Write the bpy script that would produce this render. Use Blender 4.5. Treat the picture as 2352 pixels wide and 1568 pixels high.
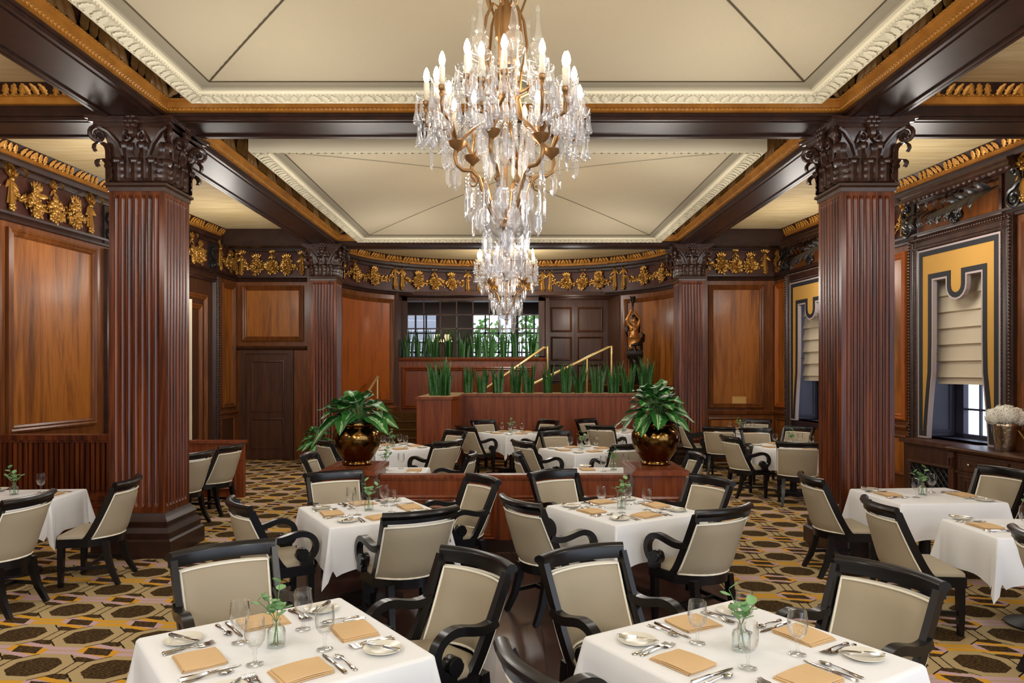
import bpy, math, random
from math import sin, cos, pi, radians, sqrt
from mathutils import Vector, Matrix, noise
for o in list(bpy.data.objects): bpy.data.objects.remove(o)
S = bpy.context.scene
COL = S.collection

# ---------------------------------------------------------------- camera
cam_d = bpy.data.cameras.new('camera'); cam = bpy.data.objects.new('camera', cam_d); COL.objects.link(cam)
cam.location = (0, 0, 1.9); cam.rotation_euler = (pi/2, 0, 0)
cam_d.sensor_width = 36; cam_d.lens = 1640/2352*36; cam_d.shift_y = 69/2352; cam_d.clip_start = .05
S.camera = cam
# ---------------------------------------------------------------- world, lights, exposure
W = bpy.data.worlds.new('world'); S.world = W; W.use_nodes = True
# daylight outside the windows (ahead and to the right), the warm dim rest of the hall behind the camera
wt = W.node_tree; wc = wt.nodes.new('ShaderNodeTexCoord'); ws_ = wt.nodes.new('ShaderNodeSeparateXYZ'); wt.links.new(wc.outputs['Generated'], ws_.inputs[0])
wm = wt.nodes.new('ShaderNodeMath'); wm.operation = 'MAXIMUM'; wt.links.new(ws_.outputs[0], wm.inputs[0]); wt.links.new(ws_.outputs[1], wm.inputs[1])
wz = wt.nodes.new('ShaderNodeMath'); wz.operation = 'SUBTRACT'; wt.links.new(ws_.outputs[2], wz.inputs[0]); wz.inputs[1].default_value = .3
wx = wt.nodes.new('ShaderNodeMath'); wx.operation = 'MAXIMUM'; wt.links.new(wm.outputs[0], wx.inputs[0]); wt.links.new(wz.outputs[0], wx.inputs[1])
wr_ = wt.nodes.new('ShaderNodeValToRGB'); wt.links.new(wx.outputs[0], wr_.inputs[0])
wr_.color_ramp.elements[0].position = .0; wr_.color_ramp.elements[0].color = (.10, .085, .07, 1)
wr_.color_ramp.elements[1].position = .25; wr_.color_ramp.elements[1].color = (.74, .84, 1, 1)
wt.links.new(wr_.outputs[0], wt.nodes['Background'].inputs[0]); wt.nodes['Background'].inputs[1].default_value = 1.9
S.view_settings.view_transform = 'Standard'; S.view_settings.look = 'None'
S.view_settings.exposure = 0.48; S.view_settings.gamma = 1; S.view_settings.use_curve_mapping = False
cy = S.cycles
cy.use_denoising = True; cy.use_adaptive_sampling = True; cy.adaptive_threshold = .03
cy.max_bounces = 7; cy.diffuse_bounces = 4; cy.glossy_bounces = 3; cy.transmission_bounces = 4; cy.transparent_max_bounces = 14
cy.caustics_reflective = False; cy.caustics_refractive = False; cy.sample_clamp_indirect = 4; cy.blur_glossy = .5
def light(name, kind, loc, power, color, size=.2, rot=None, sy=None):
    d = bpy.data.lights.new(name, kind); d.energy = power; d.color = color
    if kind == 'AREA':
        d.size = size
        if sy: d.shape = 'RECTANGLE'; d.size_y = sy
    else: d.shadow_soft_size = size
    o = bpy.data.objects.new(name, d); COL.objects.link(o); o.location = loc
    if rot: o.rotation_euler = rot
    return o
WARM = (1, .80, .56)
# added soft fill lights without fixtures, apart from the chandelier bulbs
NEUT = (1, .95, .87)
light('rear_bay_fill', 'POINT', (-1.6, -2.0, 3.4), 215, NEUT, .5); light('rear_bay_fill', 'POINT', (1.5, -2.0, 3.4), 215, NEUT, .5)  # unseen fill behind the camera, added to brighten the front tables
for Y in (4.0, 11.2):
    for x in (-2.0, 1.9):
        for dy in (-1.9, 1.9): light('bay_fill', 'POINT', (x, Y+dy, 3.35), 44, NEUT, .35)  # four invisible fill lights added per middle bay, floating around the chandelier
for sx in (-5.2, 5.1):
    for Y in (.5, 4.2, 9.2, 12.6): light('side_bay_fill', 'POINT', (sx, Y, 3.6), 46, NEUT, .3)  # added fill for the side bays and walls; no fixtures hang there
light('apse_fill', 'POINT', (-.08, 16.9, 3.9), 85, NEUT, .3)  # invisible fill added to brighten the apse
light('landing_fill', 'POINT', (1.6, 18.8, 3.4), 14, NEUT, .2)  # small added fill over the landing, no fixture

# ---------------------------------------------------------------- node helpers
def srgb(r, g, b):
    def c(v):
        v /= 255
        return v/12.92 if v <= .04045 else ((v+.055)/1.055)**2.4
    return (c(r), c(g), c(b), 1)
class NT:
    def __init__(s, m):
        m.use_nodes = True; s.t = m.node_tree; s.n = s.t.nodes; s.l = s.t.links
        s.b = s.n['Principled BSDF']; s.out = s.n['Material Output']
    def new(s, kind, **kw):
        n = s.n.new(kind)
        for k, v in kw.items(): setattr(n, k, v)
        return n
    def set(s, sock, v):
        if isinstance(v, bpy.types.NodeSocket): s.l.new(v, sock)
        else: sock.default_value = v
    def m(s, op, a, b=0, c=0):
        n = s.new('ShaderNodeMath', operation=op)
        s.set(n.inputs[0], a); s.set(n.inputs[1], b)
        if op in ('MULTIPLY_ADD', 'COMPARE'): s.set(n.inputs[2], c)
        return n.outputs[0]
    def mix(s, f, a, b):
        n = s.new('ShaderNodeMix', data_type='RGBA')
        s.set(n.inputs[0], f); s.set(n.inputs[6], a); s.set(n.inputs[7], b)
        return n.outputs[2]
    def coord(s, scale=(1, 1, 1), kind='Object', rot=(0, 0, 0)):
        t = s.new('ShaderNodeTexCoord'); mp = s.new('ShaderNodeMapping')
        s.l.new(t.outputs[kind], mp.inputs[0]); mp.inputs['Scale'].default_value = scale; mp.inputs['Rotation'].default_value = rot
        return mp.outputs[0]
    def noise(s, v, sc=5, det=4, rough=.5, dist=0):
        n = s.new('ShaderNodeTexNoise'); s.l.new(v, n.inputs['Vector'])
        n.inputs['Scale'].default_value = sc; n.inputs['Detail'].default_value = det
        n.inputs['Roughness'].default_value = rough; n.inputs['Distortion'].default_value = dist
        return n.outputs[0]
    def ramp(s, f, stops):
        n = s.new('ShaderNodeValToRGB'); s.l.new(f, n.inputs[0]); e = n.color_ramp.elements
        while len(e) < len(stops): e.new(.5)
        for q, (p, c) in zip(e, stops): q.position = p; q.color = c
        return n.outputs[0]
    def bump(s, h, strength=.2, dist=.01):
        n = s.new('ShaderNodeBump'); n.inputs['Strength'].default_value = strength; n.inputs['Distance'].default_value = dist
        s.l.new(h, n.inputs['Height']); s.l.new(n.outputs[0], s.b.inputs['Normal'])
def mat(name, col, rough=.5, metal=0, spec=.5, coat=0, emit=None, es=0, noise_b=None):
    m = bpy.data.materials.new(name); t = NT(m); b = t.b
    b.inputs['Base Color'].default_value = col; b.inputs['Roughness'].default_value = rough
    b.inputs['Metallic'].default_value = metal; b.inputs['Specular IOR Level'].default_value = spec
    if coat: b.inputs['Coat Weight'].default_value = coat; b.inputs['Coat Roughness'].default_value = .12
    if emit: b.inputs['Emission Color'].default_value = emit; b.inputs['Emission Strength'].default_value = es
    if noise_b: t.bump(t.noise(t.coord(), noise_b[0], 3), noise_b[1], noise_b[2])
    return m
def wood(name, stops, rough=.33, scale=(7, 7, .7), coat=.06, sc=2.2, spec=.28):
    m = bpy.data.materials.new(name); t = NT(m)
    v = t.coord(scale)
    a = t.noise(v, sc, 5, .55, .6); f = t.noise(t.coord((90, 90, 2.5)), 1.2, 2)
    mixf = t.m('ADD', t.m('MULTIPLY', a, .76), t.m('MULTIPLY', f, .24))
    t.l.new(t.ramp(mixf, stops), t.b.inputs['Base Color'])
    t.b.inputs['Roughness'].default_value = rough; t.b.inputs['Coat Weight'].default_value = coat
    t.b.inputs['Coat Roughness'].default_value = .15; t.b.inputs['Specular IOR Level'].default_value = spec
    return m
M = {}
M['beam'] = wood('dark_beam_wood', [(.3, srgb(32, 17, 11)), (.7, srgb(58, 33, 23))], .42, (3, 3, 3), .03, 2.2, .3)
M['cap'] = wood('carved_dark_wood', [(.3, srgb(36, 21, 16)), (.7, srgb(68, 42, 32))], .3, (5, 5, 5), .06, 2.2, .45)
M['mahog'] = wood('mahogany', [(.33, srgb(40, 16, 5)), (.5, srgb(84, 36, 13)), (.67, srgb(116, 58, 22))], .25, (6, 6, .35), .05, 2.2, .3)
M['frame'] = wood('panel_frame_wood', [(.3, srgb(74, 38, 15)), (.7, srgb(126, 72, 32))], .33)
M['amber'] = wood('amber_panel', [(.32, srgb(74, 38, 10)), (.45, srgb(128, 72, 18)), (.55, srgb(158, 94, 30)), (.68, srgb(112, 60, 14))], .42, (2.4, 2.4, .22), .1)
M['amber_r'] = wood('red_amber_panel', [(.32, srgb(104, 48, 13)), (.5, srgb(158, 82, 26)), (.68, srgb(128, 62, 18))], .42, (2.4, 2.4, .22), .1)
M['frieze'] = wood('frieze_wood', [(.3, srgb(52, 28, 24)), (.7, srgb(84, 48, 40))], .4, (3, 3, 3))
M['door'] = wood('dark_door_wood', [(.3, srgb(50, 29, 17)), (.7, srgb(84, 50, 30))], .4, (8, 8, .6))
M['redwood'] = wood('red_mahogany', [(.3, srgb(84, 36, 17)), (.5, srgb(116, 56, 27)), (.7, srgb(136, 72, 36))], .3, (9, 9, .5), .1)
M['tread'] = wood('carpet_stair', [(.35, srgb(48, 30, 12)), (.6, srgb(104, 72, 34))], .95, (40, 40, 40), 0, spec=.1)
M['gold'] = mat('antique_gold', srgb(176, 130, 62), .32, .7, .5)
M['goldflat'] = wood('gilt_moulding', [(.3, srgb(150, 92, 30)), (.7, srgb(196, 134, 56))], .4, (2, 2, 2), .1)
M['goldleaf'] = mat('carved_gilt', srgb(190, 132, 50), .42, .4)
M['bandleaf'] = mat('carved_brown_gilt', srgb(128, 92, 48), .45, .25)
M['plaster'] = mat('cream_plaster', srgb(214, 206, 180), .7, noise_b=(60, .15, .004))
M['vault'] = mat('sanded_beige_plaster', srgb(180, 168, 142), .85, noise_b=(90, .5, .006))
M['greyband'] = mat('grey_plaster', srgb(150, 142, 122), .85, noise_b=(90, .4, .006))
def plaster_streak():
    m = bpy.data.materials.new('glazed_side_ceiling'); t = NT(m)
    f = t.noise(t.coord((.5, 4, 1)), 2.5, 5, .6, .4)
    t.l.new(t.ramp(f, [(.3, srgb(196, 170, 118)), (.7, srgb(222, 202, 158))]), t.b.inputs['Base Color'])
    t.b.inputs['Roughness'].default_value = .7
    return m
M['sideceil'] = plaster_streak()
M['line'] = mat('joint_shade', srgb(70, 58, 34), .8)  # dark colour stands for the shadow in the vault's gaps
M['black'] = mat('black_lacquer', srgb(13, 11, 12), .3, 0, .4, .1)
M['taupe'] = mat('taupe_leather', srgb(160, 148, 126), .55, 0, .35, noise_b=(160, .08, .002))
M['pipe'] = mat('cream_piping', srgb(238, 232, 214), .6)
M['cloth'] = mat('white_tablecloth', srgb(228, 229, 231), .85, 0, .2)
M['napkin'] = mat('tan_napkin', srgb(208, 175, 131), .85, 0, .2, noise_b=(300, .1, .001))
M['china'] = mat('cream_china', srgb(214, 210, 196), .22, 0, .4)
M['silver'] = mat('polished_steel', srgb(205, 200, 192), .14, 1)
M['bronze'] = mat('gilt_bronze', srgb(142, 106, 66), .36, .7)
M['brass'] = mat('polished_brass', srgb(232, 200, 136), .25, .6)
M['pot'] = mat('antique_brass_pot', srgb(116, 86, 46), .16, 1)
M['goldpot'] = mat('satin_gold_pot', srgb(190, 150, 74), .3, .8)
M['soil'] = mat('soil', srgb(70, 56, 38), .95, noise_b=(60, .8, .02))
M['mulch'] = mat('pale_mulch', srgb(176, 146, 104), .95, noise_b=(80, .8, .02))
M['reveal'] = mat('blue_black_reveal', srgb(58, 56, 72), .5)
M['trimblack'] = mat('black_fabric_border', srgb(27, 27, 31), .8)
M['trimgrey'] = mat('grey_mauve_cord', srgb(164, 148, 146), .8)
M['ochre'] = mat('ochre_fabric', srgb(184, 140, 70), .85, 0, .2, noise_b=(250, .12, .002))
M['linen'] = mat('linen_shade', srgb(206, 192, 168), .85, 0, .2, noise_b=(200, .12, .002))
M['hydrangea'] = mat('white_petals', srgb(244, 242, 232), .7)
M['hsilver'] = mat('hammered_silver', srgb(176, 160, 142), .22, 1, noise_b=(26, .6, .01))
M['stem'] = mat('green_stem', srgb(86, 120, 66), .6)
M['euc'] = mat('eucalyptus_leaf', srgb(118, 160, 104), .55)
M['statue'] = mat('gilt_statue', srgb(186, 126, 62), .3, .5)
M['darkbronze'] = mat('dark_bronze', srgb(48, 36, 28), .3, .5)
M['sleeve'] = mat('candle_sleeve', srgb(232, 220, 200), .5)
M['bulb'] = mat('lit_bulb', srgb(255, 240, 215), .3, emit=(1, .88, .68, 1), es=9)
M['lampshade'] = mat('lit_shade', srgb(255, 220, 140), .8, emit=(1, .78, .36, 1), es=1.6)
M['iron'] = mat('black_iron', srgb(30, 28, 30), .45, .3)
M['room'] = mat('far_room_wall', srgb(96, 84, 80), .7)
M['ebony'] = mat('ebonised_carving', srgb(36, 32, 31), .28, .1, .5)
M['foliage'] = mat('outdoor_leaves', srgb(120, 160, 80), .7)
M['plate'] = mat('brass_plaque', srgb(206, 158, 92), .4, .4)
M['backstone'] = mat('outdoor_stone', srgb(196, 198, 204), .8)
for k in ('bulb', 'lampshade'): M[k].cycles.emission_sampling = 'NONE'
def glass(name, tint=(1, 1, 1, 1), rough=.02, k=1.0, white=0):
    m = bpy.data.materials.new(name); t = NT(m)
    tr = t.new('ShaderNodeBsdfTransparent'); tr.inputs[0].default_value = tint
    gl = t.new('ShaderNodeBsdfGlossy'); gl.inputs['Roughness'].default_value = rough
    fr = t.new('ShaderNodeLayerWeight'); fr.inputs[0].default_value = .35
    f = t.m('MINIMUM', t.m('MULTIPLY_ADD', fr.outputs['Facing'], k, .05), .95)
    if name == 'window_pane': f = t.m('MULTIPLY', t.m('POWER', fr.outputs['Facing'], 4), .5)
    else: f = t.m('POWER', f, 1.6)
    mx = t.new('ShaderNodeMixShader'); t.l.new(f, mx.inputs[0]); t.l.new(tr.outputs[0], mx.inputs[1]); t.l.new(gl.outputs[0], mx.inputs[2])
    o = mx.outputs[0]
    if white:
        d = t.new('ShaderNodeBsdfDiffuse'); d.inputs[0].default_value = (.95, .95, .95, 1)
        m2 = t.new('ShaderNodeMixShader'); m2.inputs[0].default_value = white
        t.l.new(o, m2.inputs[1]); t.l.new(d.outputs[0], m2.inputs[2]); o = m2.outputs[0]
    t.l.new(o, t.out.inputs['Surface'])
    return m
M['glass'] = glass('clear_glass', (.985, .988, .985, 1), .02, .95)
M['vaseglass'] = glass('green_tinted_glass', (.97, .992, .98, 1), .02, .95)
M['crystal'] = glass('cut_crystal', (.93, .93, .95, 1), .08, 1.0, .14)
M['clearcrystal'] = glass('clear_cut_glass', (.96, .96, .95, 1), .05, 1.0, .05)
M['pane'] = glass('window_pane', (.97, .98, 1, 1), .02, .2)
def variegated():
    m = bpy.data.materials.new('variegated_leaf'); t = NT(m)
    uv = t.new('ShaderNodeUVMap'); sp = t.new('ShaderNodeSeparateXYZ'); t.l.new(uv.outputs[0], sp.inputs[0])
    a = t.m('ABSOLUTE', t.m('SUBTRACT', sp.outputs[0], .5))
    n = t.noise(t.coord((30, 30, 30)), 1.3, 4, .6)
    pale = t.m('MULTIPLY', t.m('LESS_THAN', t.m('ADD', a, t.m('MULTIPLY', n, .44)), .34), t.m('GREATER_THAN', t.m('ADD', a, t.m('MULTIPLY', n, .1)), .07))
    t.l.new(t.mix(pale, srgb(40, 94, 36), srgb(150, 182, 132)), t.b.inputs['Base Color'])
    t.b.inputs['Roughness'].default_value = .4; t.b.inputs['Specular IOR Level'].default_value = .35
    return m
M['leaf'] = variegated()
def snake():
    m = bpy.data.materials.new('banded_snake_leaf'); t = NT(m)
    uv = t.new('ShaderNodeUVMap'); sp = t.new('ShaderNodeSeparateXYZ'); t.l.new(uv.outputs[0], sp.inputs[0])
    n = t.noise(t.coord((14, 14, 60)), 1.0, 3, .6, 1)
    t.l.new(t.ramp(n, [(.35, srgb(22, 58, 24)), (.6, srgb(62, 112, 52))]), t.b.inputs['Base Color'])
    t.b.inputs['Roughness'].default_value = .4
    return m
M['snake'] = snake()
def carpet():
    m = bpy.data.materials.new('octagon_carpet'); t = NT(m)
    PX, PY, OX, OY = .51, .53, .12, .16
    v = t.coord((1, 1, 1), 'Object', (0, 0, radians(4.5)))
    sp = t.new('ShaderNodeSeparateXYZ'); t.l.new(v, sp.inputs[0]); x, y = sp.outputs[0], sp.outputs[1]
    wob = t.m('MULTIPLY', t.m('SUBTRACT', t.noise(v, 45, 2), .5), .012)
    x = t.m('DIVIDE', t.m('ADD', t.m('ADD', x, wob), OX), PX); y = t.m('DIVIDE', t.m('ADD', t.m('ADD', y, wob), OY), PY)
    cell = lambda q, P: t.m('MULTIPLY', t.m('SUBTRACT', t.m('FRACT', q), .5), P)
    fx, fy = cell(x, PX), cell(y, PY)
    gx, gy = cell(t.m('ADD', x, .5), PX), cell(t.m('ADD', y, .5), PY)
    par = t.m('GREATER_THAN', t.m('FRACT', t.m('MULTIPLY', t.m('FLOOR', t.m('ADD', y, .5)), .5)), .25)
    A = lambda q: t.m('ABSOLUTE', q)
    ax = t.m('DIVIDE', A(fx), .215); ay = t.m('DIVIDE', A(fy), .206)
    d = t.m('MAXIMUM', t.m('MAXIMUM', ax, ay), t.m('DIVIDE', t.m('ADD', ax, ay), 1.43))
    fleck = t.noise(t.coord((26, 120, 1), 'Object', (0, 0, .5)), 1.6, 3, .7)
    dark = t.mix(t.m('GREATER_THAN', fleck, .56), srgb(52, 38, 22), srgb(118, 92, 52))
    pile = t.noise(v, 260, 2)
    beige = t.mix(pile, srgb(156, 134, 94), srgb(196, 174, 130)); black = srgb(40, 28, 18)
    gold = t.mix(pile, srgb(186, 130, 34), srgb(232, 176, 62)); pink = t.mix(pile, srgb(176, 142, 146), srgb(208, 176, 178))
    band = t.mix(par, gold, pink); side = t.mix(par, pink, gold)
    # band runs along the row of lozenges, skewing up on one side of each lozenge
    inb = t.m('LESS_THAN', A(t.m('SUBTRACT', A(gy), .035)), .027); ins = t.m('MULTIPLY', t.m('LESS_THAN', A(gx), .15), t.m('LESS_THAN', A(t.m('ADD', gy, t.m('MULTIPLY', gx, .3))), .105))
    c = t.mix(inb, beige, band)
    wedge = t.m('MULTIPLY', t.m('LESS_THAN', A(t.m('SUBTRACT', A(gy), .135)), .038), t.m('LESS_THAN', A(gx), .085))
    c = t.mix(wedge, c, dark)
    c = t.mix(ins, c, band)
    ins2 = t.m('MULTIPLY', t.m('LESS_THAN', A(gx), .15), t.m('LESS_THAN', A(t.m('ADD', gy, t.m('MULTIPLY', gx, .3))), .058))
    c = t.mix(ins2, c, side)
    sq = t.m('MULTIPLY', t.m('LESS_THAN', A(t.m('ADD', gx, t.m('MULTIPLY', gy, .3))), .092), t.m('LESS_THAN', A(t.m('ADD', gy, t.m('MULTIPLY', gx, .1))), .052))
    c = t.mix(sq, c, dark)
    c = t.mix(t.m('MULTIPLY', t.m('LESS_THAN', d, 1.05), t.m('GREATER_THAN', A(fx), .11)), c, black)
    c = t.mix(t.m('LESS_THAN', d, 1.0), c, beige)
    c = t.mix(t.m('LESS_THAN', d, .70), c, dark)
    t.l.new(c, t.b.inputs['Base Color']); t.b.inputs['Roughness'].default_value = .95; t.b.inputs['Specular IOR Level'].default_value = .1
    t.bump(pile, .3, .004)
    return m
M['carpet'] = carpet()
def planks():
    m = bpy.data.materials.new('dark_plank_floor'); t = NT(m)
    v = t.coord((1, 1, 1), 'Object', (0, 0, radians(90)))
    br = t.new('ShaderNodeTexBrick'); t.l.new(v, br.inputs['Vector'])
    br.inputs['Scale'].default_value = 1; br.inputs['Brick Width'].default_value = .9; br.inputs['Row Height'].default_value = .11
    br.inputs['Mortar Size'].default_value = .003; br.inputs['Color1'].default_value = srgb(58, 40, 34); br.inputs['Color2'].default_value = srgb(84, 60, 50)
    br.inputs['Mortar'].default_value = srgb(20, 14, 12)
    n = t.noise(t.coord((8, 1, 1)), 9, 4)
    t.l.new(t.mix(t.m('MULTIPLY', n, .5), br.outputs[0], srgb(60, 38, 30)), t.b.inputs['Base Color'])
    t.b.inputs['Roughness'].default_value = .3
    return m
M['planks'] = planks()

# ---------------------------------------------------------------- mesh builder
class MB:
    def __init__(s): s.v = []; s.f = []; s.uv = None; s.mi = None
    def add(s, vs, fs, T=None):
        o = len(s.v)
        s.v += [tuple(T @ Vector(p)) if T is not None else tuple(p) for p in vs]
        s.f += [tuple(i+o for i in f) for f in fs]
        return s
    def box(s, x0, x1, y0, y1, z0, z1, T=None):
        return s.add([(x0,y0,z0),(x1,y0,z0),(x1,y1,z0),(x0,y1,z0),(x0,y0,z1),(x1,y0,z1),(x1,y1,z1),(x0,y1,z1)],
            [(0,3,2,1),(4,5,6,7),(0,1,5,4),(1,2,6,5),(2,3,7,6),(3,0,4,7)], T)
    def grid(s, fn, nu, nv, closeu=False, T=None, uv=False):
        vs = []; fs = []; m = nu if closeu else nu+1
        for j in range(nv+1):
            for i in range(m): vs.append(fn(i/nu, j/nv))
        for j in range(nv):
            for i in range(nu):
                a = j*m+i; b = j*m+(i+1) % m
                fs.append((a, b, b+m, a+m))
        return s.add(vs, fs, T)
    def lathe(s, prof, n=16, c=(0, 0, 0), T=None, cap=False):
        k = len(prof)
        vs = [(c[0]+r*cos(2*pi*i/n), c[1]+r*sin(2*pi*i/n), c[2]+z) for r, z in prof for i in range(n)]
        fs = [(j*n+i, j*n+(i+1) % n, (j+1)*n+(i+1) % n, (j+1)*n+i) for j in range(k-1) for i in range(n)]
        if cap: fs += [tuple(range(n))[::-1], tuple(range((k-1)*n, k*n))]
        return s.add(vs, fs, T)
    def square(s, prof, c=(0, 0), T=None, cap=True):     # stacked square rings (half width, z)
        vs = [(c[0]+sx*r, c[1]+sy*r, z) for r, z in prof for sx, sy in ((-1,-1),(1,-1),(1,1),(-1,1))]
        k = len(prof); fs = [(j*4+i, j*4+(i+1) % 4, (j+1)*4+(i+1) % 4, (j+1)*4+i) for j in range(k-1) for i in range(4)]
        if cap: fs += [(3, 2, 1, 0), tuple(range((k-1)*4, k*4))]
        return s.add(vs, fs, T)
    def tube(s, pts, r, n=8, cap=True, T=None, flat=None):
        pts = [Vector(p) for p in pts]; k = len(pts); vs = []
        rr = r if isinstance(r, (list, tuple)) else [r]*k
        up = None
        for i, p in enumerate(pts):
            t = (pts[min(i+1, k-1)]-pts[max(i-1, 0)]).normalized()
            if up is None:
                up = Vector((0, 0, 1)) if abs(t.z) < .9 else Vector((1, 0, 0))
            a = (up - t*up.dot(t)).normalized(); b = t.cross(a); up = a
            for q in range(n):
                w = 2*pi*q/n
                vs.append(p + a*(rr[i]*cos(w)) + b*(rr[i]*sin(w)))
        fs = [(i*n+q, i*n+(q+1) % n, (i+1)*n+(q+1) % n, (i+1)*n+q) for i in range(k-1) for q in range(n)]
        if cap: fs += [tuple(range(n))[::-1], tuple(range((k-1)*n, k*n))]
        return s.add(vs, fs, T)
    def bar(s, pts, side, w, h, T=None):        # rectangular section swept along pts; side = width direction
        pts = [Vector(p) for p in pts]; k = len(pts); vs = []; side = Vector(side)
        ww = w if isinstance(w, (list, tuple)) else [w]*k; hh = h if isinstance(h, (list, tuple)) else [h]*k
        for i, p in enumerate(pts):
            t = (pts[min(i+1, k-1)]-pts[max(i-1, 0)]).normalized(); a = (side-t*side.dot(t)).normalized(); b = t.cross(a)
            for ca, cb in ((-1,-1),(1,-1),(1,1),(-1,1)): vs.append(p+a*(ca*ww[i]/2)+b*(cb*hh[i]/2))
        fs = [(i*4+q, i*4+(q+1) % 4, (i+1)*4+(q+1) % 4, (i+1)*4+q) for i in range(k-1) for q in range(4)]
        fs += [(3, 2, 1, 0), tuple(range((k-1)*4, k*4))]
        return s.add(vs, fs, T)
    def ball(s, c, r, n=8, m=6, sc=(1, 1, 1), T=None):
        def fn(u, v):
            a = 2*pi*u; b = pi*(v-.5)
            return (c[0]+r*sc[0]*cos(a)*cos(b), c[1]+r*sc[1]*sin(a)*cos(b), c[2]+r*sc[2]*sin(b))
        return s.grid(fn, n, m, True, T)
    def prism(s, poly, z0, z1, T=None):
        n = len(poly)
        vs = [(x, y, z0) for x, y in poly]+[(x, y, z1) for x, y in poly]
        fs = [tuple(range(n))[::-1], tuple(range(n, 2*n))]+[(i, (i+1) % n, n+(i+1) % n, n+i) for i in range(n)]
        return s.add(vs, fs, T)
def obj(name, mb, m, parent=None, smooth=40, loc=None, kind=None):
    me = bpy.data.meshes.new(name); me.from_pydata(mb.v, [], mb.f)
    ms = m if isinstance(m, (list, tuple)) else [m]
    for q in ms: me.materials.append(M[q] if isinstance(q, str) else q)
    if mb.mi: me.polygons.foreach_set('material_index', mb.mi)
    if mb.uv:
        l = me.uv_layers.new(name='UVMap')
        for p in me.polygons:
            for li in p.loop_indices: l.data[li].uv = mb.uv[me.loops[li].vertex_index]
    if smooth:
        me.polygons.foreach_set('use_smooth', [True]*len(me.polygons))
        if smooth < 180: me.set_sharp_from_angle(angle=radians(smooth))
    me.update()
    o = bpy.data.objects.new(name, me); COL.objects.link(o)
    if parent: o.parent = parent
    if loc: o.location = loc
    if kind: o['kind'] = kind
    return o
def tag(o, label, cat, group=None, kind=None):
    o['label'] = label; o['category'] = cat
    if group: o['group'] = group
    if kind: o['kind'] = kind
    return o
def thing(name, label, cat, loc=(0, 0, 0), rz=0, group=None):
    o = bpy.data.objects.new(name, None); COL.objects.link(o); o.location = loc; o.rotation_euler = (0, 0, rz)
    o.empty_display_size = .1
    return tag(o, label, cat, group)
def struct(name, mb, m, smooth=30, parent=None):
    o = obj(name, mb, m, parent, smooth)
    if not parent: o['kind'] = 'structure'
    return o
KIDS = {}
def dup(root, loc, rz, label, group=None):
    def kids(o):
        if o.name not in KIDS: KIDS[o.name] = [c for c in bpy.data.objects if c.parent == o]
        return KIDS[o.name]
    def cp(o, par):
        c = o.copy(); COL.objects.link(c)
        if par: c.parent = par
        for k in kids(o): cp(k, c)
        return c
    r = cp(root, None); r.location = loc
    r.rotation_euler = (0, 0, rz) if not isinstance(rz, tuple) else rz
    r['label'] = label
    if group: r['group'] = group
    return r
def R3(loc=(0, 0, 0), rx=0, ry=0, rz=0, sc=(1, 1, 1)):
    from mathutils import Euler
    return Matrix.LocRotScale(Vector(loc), Euler((rx, ry, rz)), Vector(sc))
def frame_T(o, x, y, z): # matrix from origin and axes
    return Matrix(((x[0], y[0], z[0], o[0]), (x[1], y[1], z[1], o[1]), (x[2], y[2], z[2], o[2]), (0, 0, 0, 1)))
# ================================================================ wall maps
class Flat:
    def __init__(s, p, t, n): s.p, s.t, s.nn = Vector((p[0], p[1], 0)), Vector((t[0], t[1], 0)).normalized(), Vector((n[0], n[1], 0)).normalized()
    def __call__(s, u, z, n=0): return s.p + s.t*u + s.nn*n + Vector((0, 0, z))
    nu = staticmethod(lambda L: 1)
LW = Flat((-7.037, 3), (.0882, .9961), (.9961, -.0882))        # left wall, u grows away from the camera
RW = Flat((6.876, 3), (-.1048, .9945), (-.9945, -.1048))       # right wall
LB = Flat((-5.94, 15.4), (1, 0), (0, -1))                      # short back wall at the left, with the door
RB = Flat((3.9, 15.2), (1, 0), (0, -1))                        # short back wall at the right
def yu(Y): return (Y-3)/.9955
class Apse:
    a, b, n, x0, y0 = 3.95, 3.65, 2.5, -.08, 15.2
    def __init__(s):
        s.pts = []
        for i in range(241):
            th = pi - pi*i/240; c, q = cos(th), sin(th)
            s.pts.append(Vector((s.x0+s.a*math.copysign(abs(c)**(2/s.n), c), s.y0+s.b*abs(q)**(2/s.n), 0)))
        s.L = [0]
        for p, q in zip(s.pts, s.pts[1:]): s.L.append(s.L[-1]+(q-p).length)
        s.len = s.L[-1]
    def at(s, u):
        u = min(max(u, 0), s.len-1e-4)
        import bisect
        i = bisect.bisect_right(s.L, u)-1; f = (u-s.L[i])/max(s.L[i+1]-s.L[i], 1e-6)
        return s.pts[i].lerp(s.pts[i+1], f)
    def __call__(s, u, z, n=0):
        e = .12; p = s.at(u); t = (s.at(u+e)-s.at(u-e)).normalized(); nn = Vector((t.y, -t.x, 0))
        return p+nn*n+Vector((0, 0, z))
    def find(s, x, left=True):
        best = min((abs(p.x-x), s.L[i]) for i, p in enumerate(s.pts) if p.y > s.y0+.05)
        return best[1]
    nu = staticmethod(lambda L: max(2, int(L/.09)))
AP = Apse()
UL, UR = AP.find(-2.86), AP.find(2.71)
def mbox(mb, F, u0, u1, z0, z1, n0, n1):
    k = F.nu(u1-u0); o = len(mb.v); vs = []
    for i in range(k+1):
        u = u0+(u1-u0)*i/k
        vs += [F(u, z0, n0), F(u, z0, n1), F(u, z1, n1), F(u, z1, n0)]
    fs = [(3, 2, 1, 0), tuple(4*k+q for q in range(4))]
    for i in range(k):
        for q in range(4): fs.append((4*i+q, 4*i+(q+1) % 4, 4*i+4+(q+1) % 4, 4*i+4+q))
    mb.add(vs, fs); return mb
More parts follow.
